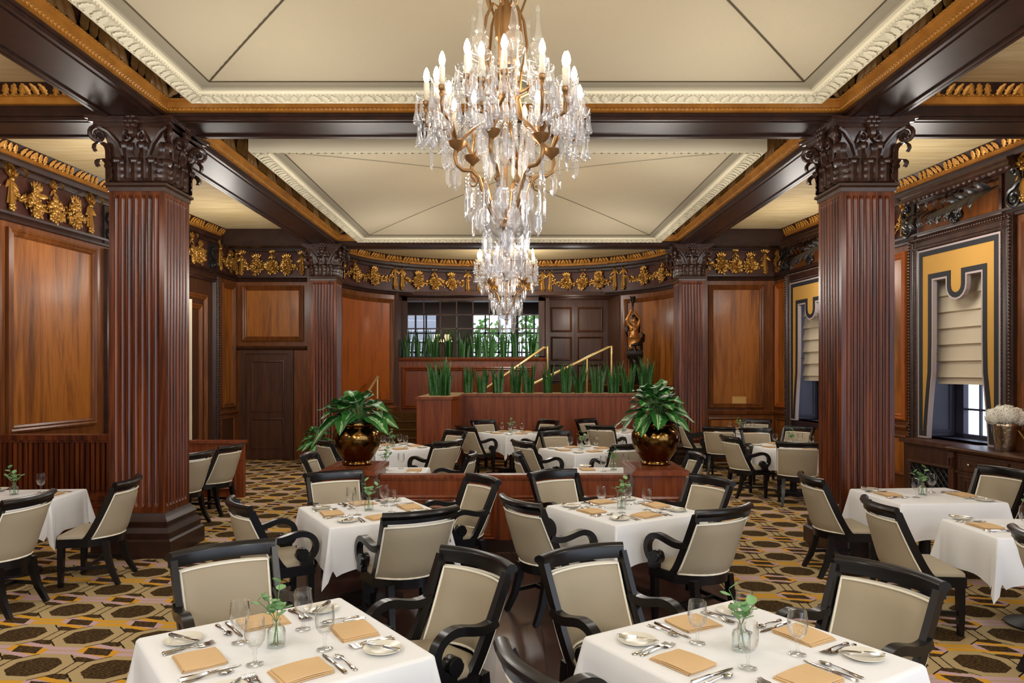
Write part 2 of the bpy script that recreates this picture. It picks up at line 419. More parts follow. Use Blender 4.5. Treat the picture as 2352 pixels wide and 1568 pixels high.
def mband(mb, F, u0, u1, prof):            # horizontal moulding: prof of (z, n)
    k = F.nu(u1-u0); p = len(prof)
    vs = [F(u0+(u1-u0)*i/k, z, n) for i in range(k+1) for z, n in prof]
    fs = [(i*p+q, i*p+q+1, (i+1)*p+q+1, (i+1)*p+q) for i in range(k) for q in range(p-1)]
    fs += [tuple(range(p))[::-1], tuple(k*p+q for q in range(p))]
    mb.add(vs, fs); return mb
def mframe(mb, F, u0, u1, z0, z1, prof):   # mitred picture-frame moulding: prof of (inset, n)
    k = F.nu(u1-u0)
    rings = []
    for d, n in prof:
        r = [F(u0+d+(u1-u0-2*d)*i/k, z0+d, n) for i in range(k+1)]+[F(u1-d-(u1-u0-2*d)*i/k, z1-d, n) for i in range(k+1)]
        rings.append(r)
    m = len(rings[0]); vs = [p for r in rings for p in r]
    fs = [(j*m+i, j*m+(i+1) % m, (j+1)*m+(i+1) % m, (j+1)*m+i) for j in range(len(rings)-1) for i in range(m)]
    mb.add(vs, fs); return mb
FR = [(0, .005), (0, .045), (.03, .06), (.055, .04), (.075, .05), (.10, .03), (.105, .008)]
FRS = [(0, .003), (0, .025), (.02, .035), (.04, .02), (.055, .005)]
def panel(F, u0, u1, z0, z1, parent, m='amber', fm='frame', prof=FR):
    mb = MB(); mframe(mb, F, u0, u1, z0, z1, prof); obj('panel_moulding', mb, fm, parent, 30)
    d = prof[-1][0]; mb = MB(); mbox(mb, F, u0+d-.002, u1-d+.002, z0+d-.002, z1-d+.002, .001, .010)
    obj('panel', mb, m, parent, 30)
# ---------------------------------------------------------------- carved repeats
def acanthus(mb, T, w=.1, h=.1, curl=.5, nv=5, lob=.30, rel=1.0, nu=8):     # lobed leaf growing up local +y, relief toward +z
    def fn(u, v):
        x = (u-.5)*2
        env = sin(pi*min(1, .12+v*.9))**.6*(1+lob*cos(v*pi*7))
        y = v
        n = .35*(1-x*x)*(1-v*.5)+curl*max(0, v-.45)**1.5
        yy = y-.25*curl*max(0, v-.7)
        return (x*w*.5*env, yy*h, rel*(n*h*.6+.10*h*abs(cos(x*pi*2+v*2*(1 if x > 0 else -1)))*(1-.6*v)))
    return mb.grid(fn, nu, nv*2, T=T)
def capleaf(mb, T, w, h, R):               # upright acanthus leaf, tip rolled outward
    def fn(u, v):
        x = 2*u-1; env = (1-.25*v)*(1+.16*cos(v*pi*8))*(1 if v < .75 else 1-.55*((v-.75)/.25)**2)
        rid = .05*w*abs(cos(x*pi*2.5))*(1-.5*v)+.10*w*(1-abs(x))**2
        if v < .68: y, n = v/.68*(h-R), .012+.04*h*v
        else:
            th = (v-.68)/.32*pi*1.25; y = h-R+R*sin(th); n = .012+.04*h+R*(1-cos(th))
        return (x*w*.5*env, y, n+rid-.10*w*x*x)
    return mb.grid(fn, 12, 20, T=T)
def leafband(mb, P, L, z0, h, step, N0=.01, tilt=0, curl=.4, rel=.45):        # leaves along a map P(u, z, n)
    k = max(1, int(L/step)); st = L/k
    for i in range(k):
        u = (i+.5)*st
        o = P(u, z0, N0); x = (P(u+.05, z0, N0)-P(u-.05, z0, N0)).normalized(); y = Vector((0, 0, 1)); n = x.cross(y)
        q = P(u, z0, N0+.05)-o
        if n.dot(q) < 0: x = -x; n = -n
        if tilt:
            y2 = (y*cos(tilt)+n*sin(tilt)); n = (n*cos(tilt)-y*sin(tilt)); y = y2
        for rt, ws, hs in (((.45, .75, 1.0), (.2, .4, .8)) if i % 6 < 3 else ((-.45, .75, 1.0), (-.2, .4, .8))):
            c_, s_ = cos(rt), sin(rt)
            acanthus(mb, frame_T(o+n*(.004 if rt else .008), x*c_+y*s_, y*c_-x*s_, n), st*ws, h*hs, curl, 4, .4, rel, 4)
    return mb
# ================================================================ floor
mb = MB(); mb.box(-9, 9, -2, 22, -.06, 0); floor = struct('floor', mb, 'carpet')
mb = MB(); mb.box(-1.99, 1.85, -2, 7.48, .0, .003); obj('wood_floor', mb, 'planks', floor)
# ================================================================ ceiling
mb = MB(); mb.box(-4.2, 4.0, -7, 15.2, 5.15, 5.25); ceil = struct('ceiling', mb, 'vault')
mb = MB()
mb.box(-7.6, -3.7, -7, 15.6, 4.82, 4.9); mb.box(3.6, 7.6, -7, 15.6, 4.82, 4.9)
obj('side_ceiling', mb, 'sideceil', ceil)
mb = MB(); mb.box(-4.3, 4.3, 15.1, 19.8, 4.82, 4.9); obj('apse_ceiling', mb, 'sideceil', ceil)
# beams
BX = [(-4.17, -3.58), (3.41, 3.95)]
BY = [(-.6, -.05), (7.36, 7.95), (14.6, 15.15)]
def beam_axis(name, x0, x1, y0, y1, along):
    mb = MB(); mb.box(x0, x1, y0, y1, 4.50, 5.15)
    b = struct(name, mb, 'beam')
    e = MB(); w = .035
    if along == 'y':
        for x, s in ((x0, 1), (x1, -1)):
            e.bar([(x+s*.07, y0, 4.497), (x+s*.07, y1, 4.497)], (1, 0, 0), w, .03); e.bar([(x+s*.015, y0, 4.505), (x+s*.015, y1, 4.505)], (1, 0, 0), w, .03)
            e.bar([(x-s*.008, y0, 4.54), (x-s*.008, y1, 4.54)], (1, 0, 0), .03, .03)
    else:
        for y, s in ((y0, 1), (y1, -1)):
            e.bar([(x0, y+s*.07, 4.497), (x1, y+s*.07, 4.497)], (0, 1, 0), w, .03); e.bar([(x0, y+s*.015, 4.505), (x1, y+s*.015, 4.505)], (0, 1, 0), w, .03)
            e.bar([(x0, y-s*.008, 4.54), (x1, y-s*.008, 4.54)], (0, 1, 0), .03, .03)
    obj('edge_moulding', e, 'beam', b)
    return b
tn = 0
for i, (x0, x1) in enumerate(BX):
    tn += 1; beam_axis('trim_%d' % tn, x0, x1, -.05, 15.15, 'y')
for j, (y0, y1) in enumerate(BY):
    for x0, x1 in ((-7.0, -4.17), (-3.58, 3.41), (3.95, 6.9)):
        if j == 2 and abs(x0) > 3.7: x0, x1 = max(x0, -6.05), min(x1, 5.7)
        tn += 1; beam_axis('trim_%d' % tn, x0, x1, y0, y1, 'x')
# gilt cornices: straight runs described by start, direction, length, inward normal
GPROF = [(4.565, .0), (4.57, .05), (4.59, .065), (4.60, .05), (4.655, .06), (4.665, .08), (4.685, .085), (4.69, .0)]
def bead(mb, P, L, z, n, r, step):
    for i in range(int(L/step)):
        mb.ball(P((i+.5)*step, z, n), r, 5, 4)
def cornice(P, L, centre):
    global tn
    tn += 1
    if centre:
        mb = MB(); mband(mb, P, 0, L, GPROF); t = struct('trim_%d' % tn, mb, 'goldflat')
        mb = MB(); bead(mb, P, L, 4.579, .058, .013, .045); bead(mb, P, L, 4.677, .082, .009, .05); obj('bead_row', mb, 'goldleaf', t, 60)
        mb = MB(); mband(mb, P, 0, L, [(4.69, .0), (4.69, .012), (4.98, .04), (5.14, .16), (5.14, 0)]); obj('carved_cove', mb, 'beam', t)
        mb = MB(); leafband(mb, P, L, 4.70, .32, .13, .02, .05, .35, .6); obj('carved_leaves', mb, 'bandleaf', t, 60)
    else:
        mb = MB(); mband(mb, P, 0, L, [(4.64, 0), (4.64, .05), (4.665, .07), (4.70, .07), (4.705, .10), (4.715, .09), (4.725, .09), (4.82, .16), (4.82, 0)]); t = struct('trim_%d' % tn, mb, 'goldflat')
        mb = MB(); bead(mb, P, L, 4.708, .095, .011, .05); obj('bead_row', mb, 'goldleaf', t, 60)
        mb = MB(); mband(mb, P, 0, L, [(4.722, .092), (4.818, .163)]); obj('carved_ground', mb, 'beam', t)
        mb = MB(); leafband(mb, P, L, 4.718, .125, .085, .094, .6, .2, .5); obj('carved_leaves', mb, 'goldleaf', t, 60)
def F2(p, q, flip=False):
    p, q = Vector((p[0], p[1], 0)), Vector((q[0], q[1], 0)); t = (q-p).normalized()
    n = Vector((-t.y, t.x, 0))*(-1 if flip else 1)
    return Flat(p, t, n), (q-p).length
for y0, y1 in ((-.05, 7.36), (7.95, 14.6)):
    x0, x1 = -3.58, 3.41
    for p, q in (((x0, y0), (x1, y0)), ((x1, y0), (x1, y1)), ((x1, y1), (x0, y1)), ((x0, y1), (x0, y0))):
        cornice(*F2(p, q), True)
for y0, y1 in ((-.05, 7.36), (7.95, 15.4)):       # side bays
    xl = lambda Y: -7.037+.0885*(Y-3); xr = lambda Y: 6.876-.1054*(Y-3)
    for p, q in (((xl(y0), y0), (-4.17, y0)), ((-4.17, y0), (-4.17, min(y1, 15.1))), ((-4.17, y1), (xl(y1), y1)), ((xl(y1), y1), (xl(y0), y0))):
        cornice(*F2(p, q), False)
    yr = min(y1, 15.2)
    for p, q in (((3.95, y0), (xr(y0), y0)), ((xr(y0), y0), (xr(yr), yr)), ((xr(yr), yr), (3.95, yr)), ((3.95, yr), (3.95, y0))):
        cornice(*F2(p, q), False)
cornice(AP, AP.len, False)
# plaster raft with shallow groined vault in each middle bay
def raft(x0, x1, y0, y1, jr):
    global tn
    tn += 1
    F = lambda d, z: [(x0+d, y0+d, z), (x1-d, y0+d, z), (x1-d, y1-d, z), (x0+d, y1-d, z)]
    prof = [(0, 5.10), (0, 4.50), (.015, 4.486), (.03, 4.486), (.035, 4.498), (.135, 4.53), (.14, 4.52), (.16, 4.525), (.17, 4.545), (.20, 4.548)]
    vs = [p for d, z in prof for p in F(d, z)]
    fs = [(j*4+i, j*4+(i+1) % 4, (j+1)*4+(i+1) % 4, (j+1)*4+i) for j in range(len(prof)-1) for i in range(4)]
    t = struct('trim_%d' % tn, MB().add(vs, fs), 'plaster')
    lf = MB()
    cs = F(0, 0)
    for i in range(4):
        p, q = cs[i], cs[(i+1) % 4]; Fm, L = F2(p[:2], q[:2])
        leafband(lf, lambda u, z, n: Fm(u, z, n), L-.1, 4.494, .105, .085, .034, 1.25, .2, .4)
        bead(lf, Fm, L-.2, 4.520, .15, .010, .04)
    obj('carved_leaves', lf, 'plaster', t, 60)
    vs = F(.20, 4.548)+F(.205, 4.566)+F(.31, 4.578)
    obj('plaster_border', MB().add(vs, [(j*4+i, j*4+(i+1) % 4, (j+1)*4+(i+1) % 4, (j+1)*4+i) for j in range(2) for i in range(4)]), 'greyband', t)
    xc, yc, hx, hy = (x0+x1)/2, (y0+y1)/2, (x1-x0)/2-.31, (y1-y0)/2-.31
    def vz(a, b):
        q = min(1-abs(a), 1-abs(b)); return 4.582+.42*q*(1.25-.25*q)
    v = MB(); v.grid(lambda a, b: (xc+(2*a-1)*hx, yc+(2*b-1)*hy, vz(2*a-1, 2*b-1)), 80, 80)
    obj('vault', v, 'vault', t, 5)
    ln = MB()
    for sx in (-1, 1):
        for sy in (-1, 1):
            px, py = -sy*hy, sx*hx; L_ = sqrt(px*px+py*py); px, py = px/L_*jr, py/L_*jr
            pts = [(xc+sx*hx*(1-q/40), yc+sy*hy*(1-q/40), vz(1-q/40, 1-q/40)-.0065) for q in range(40)]
            vs = [(x_+k*px, y_+k*py, z_) for x_, y_, z_ in pts for k in (-1, 1)]
            ln.add(vs, [(2*i, 2*i+1, 2*i+3, 2*i+2) for i in range(39)])
    pr = [(xc+sx*hx, yc+sy*hy, 4.58) for sx, sy in ((-1,-1),(1,-1),(1,1),(-1,1),(-1,-1))]
    ln.tube(pr, .008, 5)
    obj('vault_joint_shade', ln, 'line', t)  # dark strips drawn in place of shadowed gaps
raft(-3.11, 3.01, .45, 6.91, .009); raft(-3.11, 3.01, 8.42, 14.33, .006)

# ================================================================ columns
def shaft_mb(w, z0, z1, nf=7, depth=.022):
    h = w/2; m = .045; fw = (w-2*m)/nf; mb = MB()
    levels = [(z0, 0), (z0+.06, 0), (z0+.075, .6), (z0+.10, 1), (z1-.12, 1), (z1-.095, .6), (z1-.08, 0), (z1, 0)]
    ring = []
    for s in range(4):
        a = s*pi/2
        def R(x, y, a=a): return (x*cos(a)-y*sin(a), x*sin(a)+y*cos(a))
        pts = [(-h, 0)]
        for k in range(nf):
            c = -h+m+(k+.5)*fw; g = fw*.40
            for q in range(7):
                th = pi*q/6; pts.append((c-g*cos(th), depth*sin(th)))
        ring += [(p, R) for p in pts]
    n = len(ring)
    vs = [R(p[0], -h+p[1]*d)+(z,) for z, d in levels for p, R in ring]
    fs = [(j*n+i, j*n+(i+1) % n, (j+1)*n+(i+1) % n, (j+1)*n+i) for j in range(len(levels)-1) for i in range(n)]
    return mb.add(vs, fs)
def spiral(c, r0, r1, turns, plane, n=26, start=0, sgn=1):
    pts = []
    for i in range(n+1):
        t = i/n; r = r0+(r1-r0)*t; a = start+sgn*2*pi*turns*t
        pts.append(Vector(c)+plane[0]*(r*cos(a))+plane[1]*(r*sin(a)))
    return pts
def capital_mb(w, z0, z1):
    mb = MB(); h = w/2; H = z1-z0
    mb.square([(h*1.0, z0), (h*1.0, z0+.5*H), (h*1.08, z0+.72*H), (h*1.22, z0+.84*H)])
    # abacus: concave sides with a moulded edge
    for dz0, dz1, e in ((.84, .90, .0), (.90, .94, .035), (.94, .992, .06)):
        poly = []
        for s in range(4):
            a = s*pi/2
            for q in range(9):
                x = -1+q/4; r = h*1.46+e; y = -(h*1.36+e-.10*h*(1-x*x)*1.6); X = x*r*.94
                poly.append((X*cos(a)-y*sin(a), X*sin(a)+y*cos(a)))
        mb.prism(poly, z0+dz0*H, z0+dz1*H)
    for s in range(4):
        a = s*pi/2
        def T(x, y, z, tilt=0, rz=0, a=a):
            return Matrix.Rotation(a, 4, 'Z') @ Matrix.Translation((x, y, z)) @ Matrix.Rotation(rz, 4, 'Z') @ Matrix.Rotation(pi/2-tilt, 4, 'X')
        for k in (-.62, 0, .62): capleaf(mb, T(k*h, -h-.004, z0), h*.58, .36*H, .035)
        for k in (-.31, .31): capleaf(mb, T(k*h, -h-.0, z0+.05*H), h*.5, .56*H, .045)
        capleaf(mb, T(h*.99, -h*.99, z0, 0, pi/4), h*.5, .60*H, .06)
        capleaf(mb, T(h*.99, -h*.99, z0, 0, pi/4), h*.6, .34*H, .05)
        P = (Matrix.Rotation(a, 4, 'Z').to_3x3() @ Vector((1, 0, 0)), Vector((0, 0, 1)))
        rot = Matrix.Rotation(a, 3, 'Z')
        for sg in (-1, 1):
            # corner volute stem rising from the leaves and curling at the abacus corner
            d = Vector((sg, -1, 0)).normalized(); pl = (rot @ d, Vector((0, 0, 1)))
            c = rot @ Vector((sg*h*1.26, -h*1.26, 0)); c = Vector((c.x, c.y, z0+.72*H))
            sp = spiral(c, .10*H+.02, .012, 1.6, pl, 24, pi*.5, -1)
            st = [rot @ Vector((sg*h*.45, -h*1.02, z0+.42*H)), rot @ Vector((sg*h*.62, -h*1.08, z0+.60*H)), rot @ Vector((sg*h*.95, -h*1.16, z0+.78*H))]
            mb.tube(st+sp, [.022]*3+[.024-.012*i/24 for i in range(25)], 6)
            mb.tube([sp[-1]-(rot @ Vector((-d.y, d.x, 0)))*.03, sp[-1]+(rot @ Vector((-d.y, d.x, 0)))*.03], .028, 8)
            # inner helix
            pl2 = (rot @ Vector((-sg, 0, 0)), Vector((0, 0, 1)))
            c2 = rot @ Vector((sg*h*.30, -h*1.17, 0)); c2 = Vector((c2.x, c2.y, z0+.70*H))
            sp2 = spiral(c2, .075*H+.01, .01, 1.4, pl2, 20, pi*.55, -1)
            mb.tube([rot @ Vector((sg*h*.48, -h*1.03, z0+.42*H)), rot @ Vector((sg*h*.50, -h*1.10, z0+.60*H))]+sp2, [.018]*2+[.019-.009*i/20 for i in range(21)], 6)
        c = rot @ Vector((0, -h*1.34, 0))
        for q in range(6):
            an = q*pi/3; p = c+rot @ Vector((.05*cos(an), 0, 0))
            mb.ball((p.x, p.y, z0+.93*H+.05*sin(an)), .038, 6, 5)
        mb.ball((c.x, c.y, z0+.93*H), .04, 6, 5); 
        mb.ball((c.x*.95, c.y*.95, z0+.78*H), .05, 6, 6, (1, 1, 1.5))
    return mb
def column(x, y, w, label):
    t = thing('fluted_column', label, 'column', (x, y, 0), 0, 'fluted mahogany columns')
    h = w/2
    obj('shaft', shaft_mb(w, .44, 3.80), 'mahog', t, 30)
    b = MB(); b.square([(h+.12, 0.0), (h+.12, .17), (h+.10, .19), (h+.085, .19), (h+.095, .25), (h+.07, .30), (h+.045, .31), (h+.06, .36), (h+.03, .40), (h+.012, .44)])
    obj('base', b, 'beam', t, 30)
    n = MB(); n.square([(h+.01, 3.76), (h+.012, 3.80), (h+.035, 3.815), (h+.035, 3.84), (h+.01, 3.85), (h, 3.87)])
    obj('neck_moulding', n, 'cap', t, 30)
    obj('capital', capital_mb(w, 3.86, 4.50), 'cap', t, 50)
column(-3.875, 7.655, .57, 'tall fluted mahogany column on the left with dark carved capital, in front of the slatted bench')
column(3.68, 7.655, .55, 'tall fluted mahogany column on the right with dark carved capital, beside the ochre framed windows')
column(-3.86, 14.87, .52, 'far fluted column between the dark door and the curved red amber panel')
column(3.68, 14.87, .52, 'far fluted column beside the panel with the small brass plaque')

# ================================================================ walls
def wallbands(F, u0, u1, parent, dado=True):
    mb = MB()
    mband(mb, F, u0, u1, [(3.83, 0), (3.84, .03), (3.87, .045), (3.90, .03), (3.92, .06), (3.95, .065), (3.96, 0)])
    mband(mb, F, u0, u1, [(4.47, 0), (4.48, .03), (4.52, .05), (4.55, .05), (4.56, .10), (4.60, .12), (4.64, .12), (4.64, 0)])
    obj('cornice_moulding', mb, 'beam', parent, 30)
    mb = MB(); mbox(mb, F, u0, u1, 3.95, 4.48, .002, .012); obj('frieze', mb, 'frieze', parent)
    if dado:
        mb = MB()
        mband(mb, F, u0, u1, [(0, 0), (0, .05), (.20, .05), (.22, .035), (.25, .03), (.26, 0)])
        mband(mb, F, u0, u1, [(.98, 0), (.99, .03), (1.02, .045), (1.05, .05), (1.06, 0)])
        obj('dado_moulding', mb, 'frame', parent, 30)
WINS = [(yu(9.06), yu(10.61)), (yu(12.90), yu(14.44))]
ZW0, ZW1 = .93, 3.68
def side_wall(name, F, u1, holes):
    mb = MB(); edges = [0]
    for a, b in holes: edges += [a, b]
    edges.append(u1)
    for i in range(0, len(edges), 2): mbox(mb, F, edges[i], edges[i+1], 0, 4.82, -.25, 0)
    for a, b in holes: mbox(mb, F, a, b, 0, ZW0, -.25, 0); mbox(mb, F, a, b, ZW1, 4.82, -.25, 0)
    w = struct(name, mb, 'frame')
    wallbands(F, 0, u1, w, False)
    return w
wl = side_wall('wall_left', LW, yu(15.4), [])
wr = side_wall('wall_right', RW, yu(15.2), WINS)
panel(LW, yu(9.15), yu(10.85), 1.10, 3.76, wl); panel(LW, yu(6.9), yu(8.95), 1.10, 3.76, wl)
panel(LW, yu(14.68), yu(15.27), 1.14, 3.74, wl, prof=FR); panel(LW, yu(14.68), yu(15.27), .30, .95, wl, 'door', prof=FRS)
mb = MB(); mband(mb, LW, yu(14.6), yu(15.38), [(1.0, 0), (1.01, .04), (1.05, .06), (1.07, .05), (1.08, 0)]); obj('dado_moulding', mb, 'frame', wl)
for a, b in ((10.92, 12.5), (14.66, 15.12)):
    panel(RW, yu(a), yu(b), 1.15, 3.74, wr, 'amber', 'amber_r'); panel(RW, yu(a), yu(b), .30, .92, wr, prof=FRS)
    mb = MB(); mband(mb, RW, yu(a)-.05, yu(b)+.05, [(1.0, 0), (1.01, .04), (1.05, .06), (1.07, .05), (1.08, 0)]); obj('dado_moulding', mb, 'frame', wr)
panel(RW, yu(7.2), yu(8.75), 1.15, 3.74, wr)
# short back walls
mb = MB(); mbox(mb, LB, 0, 2.0, 0, 4.82, -.2, 0); wbl = struct('wall_back_left', mb, 'frame')
wallbands(LB, 0, 1.9, wbl, False)
panel(LB, .12, 1.45, 2.55, 3.75, wbl)
mb = MB(); mband(mb, LB, .0, 1.62, [(2.36, 0), (2.37, .04), (2.40, .07), (2.44, .09), (2.45, 0)]); obj('door_cornice', mb, 'door', wbl)
mb = MB(); mbox(mb, LB, .10, .22, 0, 2.36, 0, .07); mbox(mb, LB, 1.14, 1.24, 0, 2.36, 0, .07); mbox(mb, LB, .22, 1.14, 2.28, 2.36, 0, .069); obj('door_casing', mb, 'door', wbl)
mb = MB(); mbox(mb, LB, 1.30, 1.62, .1, 2.33, .0, .012); obj('panel', mb, 'frame', wbl)
mb = MB(); mbox(mb, LB, .22, 1.14, .02, 2.28, .0, .03); door = struct('door_1', mb, 'door')
for z0, z1 in ((1.02, 2.14), (.24, .90)):
    m2 = MB(); mframe(m2, LB, .32, 1.04, z0, z1, [(0, .028), (0, .045), (.03, .05), (.05, .032)]); obj('door_moulding', m2, 'door', door, 30)
mb = MB(); mbox(mb, RB, 0, 1.72, 0, 4.82, -.2, 0); wbr = struct('wall_back_right', mb, 'frame')
wallbands(RB, 0, 1.7, wbr)
panel(RB, .28, 1.46, 1.12, 3.74, wbr); panel(RB, .28, 1.46, .34, .92, wbr, prof=FRS)
mb = MB(); mframe(mb, RB, .78, 1.08, 1.19, 1.37, [(0, .012), (0, .03), (.015, .03), (.02, .022)]); mbox(mb, RB, .79, 1.07, 1.20, 1.36, .012, .024)
tag(obj('wall_plaque', mb, 'plate'), 'small blank brass plaque on the amber panel at the right back wall', 'plaque')
# returns from the short walls to the apse
mb = MB(); mb.box(-4.3, -4.03, 15.0, 16.0, 0, 4.82); mb.box(3.87, 4.1, 15.0, 16.0, 0, 4.82); struct('wall_return', mb, 'frame')
# ================================================================ apse
mb = MB()
mbox(mb, AP, 0, UL, 0, 3.92, -.2, 0); mbox(mb, AP, UR, AP.len, 0, 3.92, -.2, 0); mbox(mb, AP, 0, AP.len, 3.86, 4.82, -.3, 0)
wa = struct('wall_apse', mb, 'frame')
wallbands(AP, 0, AP.len, wa, False)
panel(AP, .55, UL-.16, 1.10, 3.72, wa, 'amber_r'); panel(AP, UR+.16, AP.len-.55, 1.10, 3.72, wa, 'amber')
mb = MB()
for a, b in ((0, UL), (UR, AP.len)): mband(mb, AP, a, b, [(0.8, 0), (.81, .04), (.98, .04), (1.0, .055), (1.04, .03), (1.05, 0)])
obj('dado_moulding', mb, 'frame', wa)
pL, pR = AP(UL, 0), AP(UR, 0)
yw = 18.15
# flat wall under the window, with planter sill
mb = MB(); mb.box(pL.x-.1, .88, yw, yw+.15, 0, 2.24); ws = struct('wall_sill', mb, 'redwood')
FB = Flat((pL.x, yw), (1, 0), (0, -1))
panel(FB, .08, 1.72, .95, 2.02, ws, 'redwood', 'redwood'); panel(FB, 1.86, 3.42, .95, 2.02, ws, 'redwood', 'redwood')
mb = MB(); mband(mb, FB, 0, 3.74, [(2.16, 0), (2.17, .03), (2.21, .05), (2.25, .05), (2.26, 0)]); obj('sill_moulding', mb, 'redwood', ws)
mb = MB(); mb.box(pL.x+.05, .88, yw+.15, 18.75, 2.18, 2.26); obj('sill_soil', mb, 'mulch', ws)
# landing, recess and stairs
mb = MB(); mb.box(-3.7, 3.6, 17.5, 18.3, 0, .88); fl = struct('floor_landing', mb, 'tread')
mb = MB(); mb.box(.88, pR.x+.2, 18.15, 20.0, 0, 1.58); mb.box(2.35, 3.75, 16.2, 18.15, 0, 1.58); struct('floor_upper', mb, 'tread')
t = thing('carpeted_stair', 'brown carpeted steps climbing between the curved panel and the planter', 'stair', (-2.6, 17, 0))
for k in range(4):
    y = 16.3+.3*k
    mb = MB(); mb.grid(lambda u, v: (-1.15+2.2*u, y-17+(-.02+.035*sin(v*pi) if v < .5 else .015) - .0, .176*(k+1)-.03+.03*min(1, v*2)) , 1, 6)
    mb.box(-1.15, 1.05, y-17, 17.5-17, 0 if k == 0 else .176*k, .176*(k+1))
    mb.tube([(-1.15, y-17, .176*(k+1)-.018), (1.05, y-17, .176*(k+1)-.018)], .02, 8)
    obj('tread', mb, 'tread', t)
t2 = thing('upper_stair', 'carpeted upper steps rising behind the long planter to the folding doors', 'stair', (.6, 17, .88))
for k in range(4):
    mb = MB(); mb.box(.2+.42*k, 1.75, -.75, 1.1, .175*k, .175*(k+1)); obj('tread', mb, 'tread', t2)
# glazed screen
mb = MB(); zt = 3.86
mb.box(pL.x-.3, pL.x+.12, 18.78, 18.9, 2.2, zt); mb.box(.70, .88, 18.78, 18.9, 2.2, zt); mb.box(pL.x-.2, .88, 18.78, 18.9, zt-.10, zt+.2); mb.box(pL.x, .88, 18.78, 18.9, 2.2, 2.30)
wn = struct('window_3', mb, 'door')
mb = MB(); x0, x1 = pL.x+.12, .70
for i in range(1, 8):
    x = x0+(x1-x0)*i/8; mb.box(x-.014, x+.014, 18.80, 18.86, 2.3, zt-.1)
for i in range(1, 4):
    z = 2.3+(zt-.1-2.3)*i/4; mb.box(x0, x1, 18.80, 18.86, z-.014, z+.014)
obj('mullions', mb, 'door', wn)
mb = MB(); mb.box(x0, x1, 18.83, 18.835, 2.3, zt-.1); obj('glass', mb, 'pane', wn)
# recess: soffit, reveals and panelled folding doors
mb = MB(); mb.box(pL.x-.3, pR.x+.3, 18.3, 20.2, 3.86, 3.95); struct('ceiling_recess', mb, 'door')
mb = MB(); mb.add([(pR.x, 18.1, 1.5), (pR.x-.12, 20.0, 1.5), (pR.x-.12, 20.0, 3.9), (pR.x, 18.1, 3.9), (pR.x+.15, 18.1, 1.5), (pR.x+.15, 20, 1.5), (pR.x+.15, 20, 3.9), (pR.x+.15, 18.1, 3.9)], [(0,1,2,3),(4,5,6,7),(0,3,7,4)])
mb.box(.86, .98, 18.78, 20.0, 1.5, 3.9)
mb.box(pL.x-.3, pL.x, 18.05, 18.9, 0, 3.9)
struct('wall_recess', mb, 'door')
mb = MB(); mb.box(.98, pR.x, 19.55, 19.7, 1.5, 3.92); fd = struct('door_2', mb, 'door')
FD = Flat((.98, 19.55), (1, 0), (0, -1))
for a, b in ((.08, .66), (.80, 1.50)):
    for z0, z1 in ((2.98, 3.66), (2.20, 2.86), (1.62, 2.10)):
        m2 = MB(); mframe(m2, FD, a, b, z0, z1, FRS); obj('door_panel', m2, 'door', fd, 30)
mb = MB(); mb.box(1.71, 1.725, 19.54, 19.56, 1.58, 3.8); obj('door_gap', mb, 'iron', fd)
# far room seen through the glazed screen, with windows to daylight
mb = MB()
for a, b in ((-5.2, -3.35), (-2.55, -1.95+.05), (.75, 3.0)): pass
XW = [(-3.35, -2.35), (-1.25, .0), (.18, .95)]
xs = [-5.2]+[q for w_ in XW for q in w_]+[3.2]
for i in range(0, len(xs), 2): mb.box(xs[i], xs[i+1], 22.3, 22.6, .5, 4.4)
for a, b in XW: mb.box(a, b, 22.3, 22.6, .5, 1.9); mb.box(a, b, 22.3, 22.6, 3.72, 4.4)
mb.box(-5.3, -5.1, 18.9, 22.6, .5, 4.4); mb.box(3.0, 3.2, 20, 22.6, .5, 4.4); mb.box(-5.3, 3.2, 18.95, 22.6, 4.2, 4.4); mb.box(-5.3, 3.2, 18.95, 22.6, .5, .9)
struct('wall_far_room', mb, 'room')
for k, (a, b) in enumerate(XW):
    mb = MB(); n = 3
    for i in range(n+1): x = a+(b-a)*i/n; mb.box(x-.025, x+.025, 22.32, 22.38, 1.9, 3.72)
    for z in (1.93, 2.5, 3.1, 3.69): mb.box(a, b, 22.32, 22.38, z-.025, z+.025)
    struct('window_%d' % (4+k), mb, 'reveal')
mb = MB()
for z in range(9): mb.box(-4.6, -2.0, 25.0, 25.2, 1.2+z*.36, 1.54+z*.36)
struct('outside_stone', mb, 'backstone')
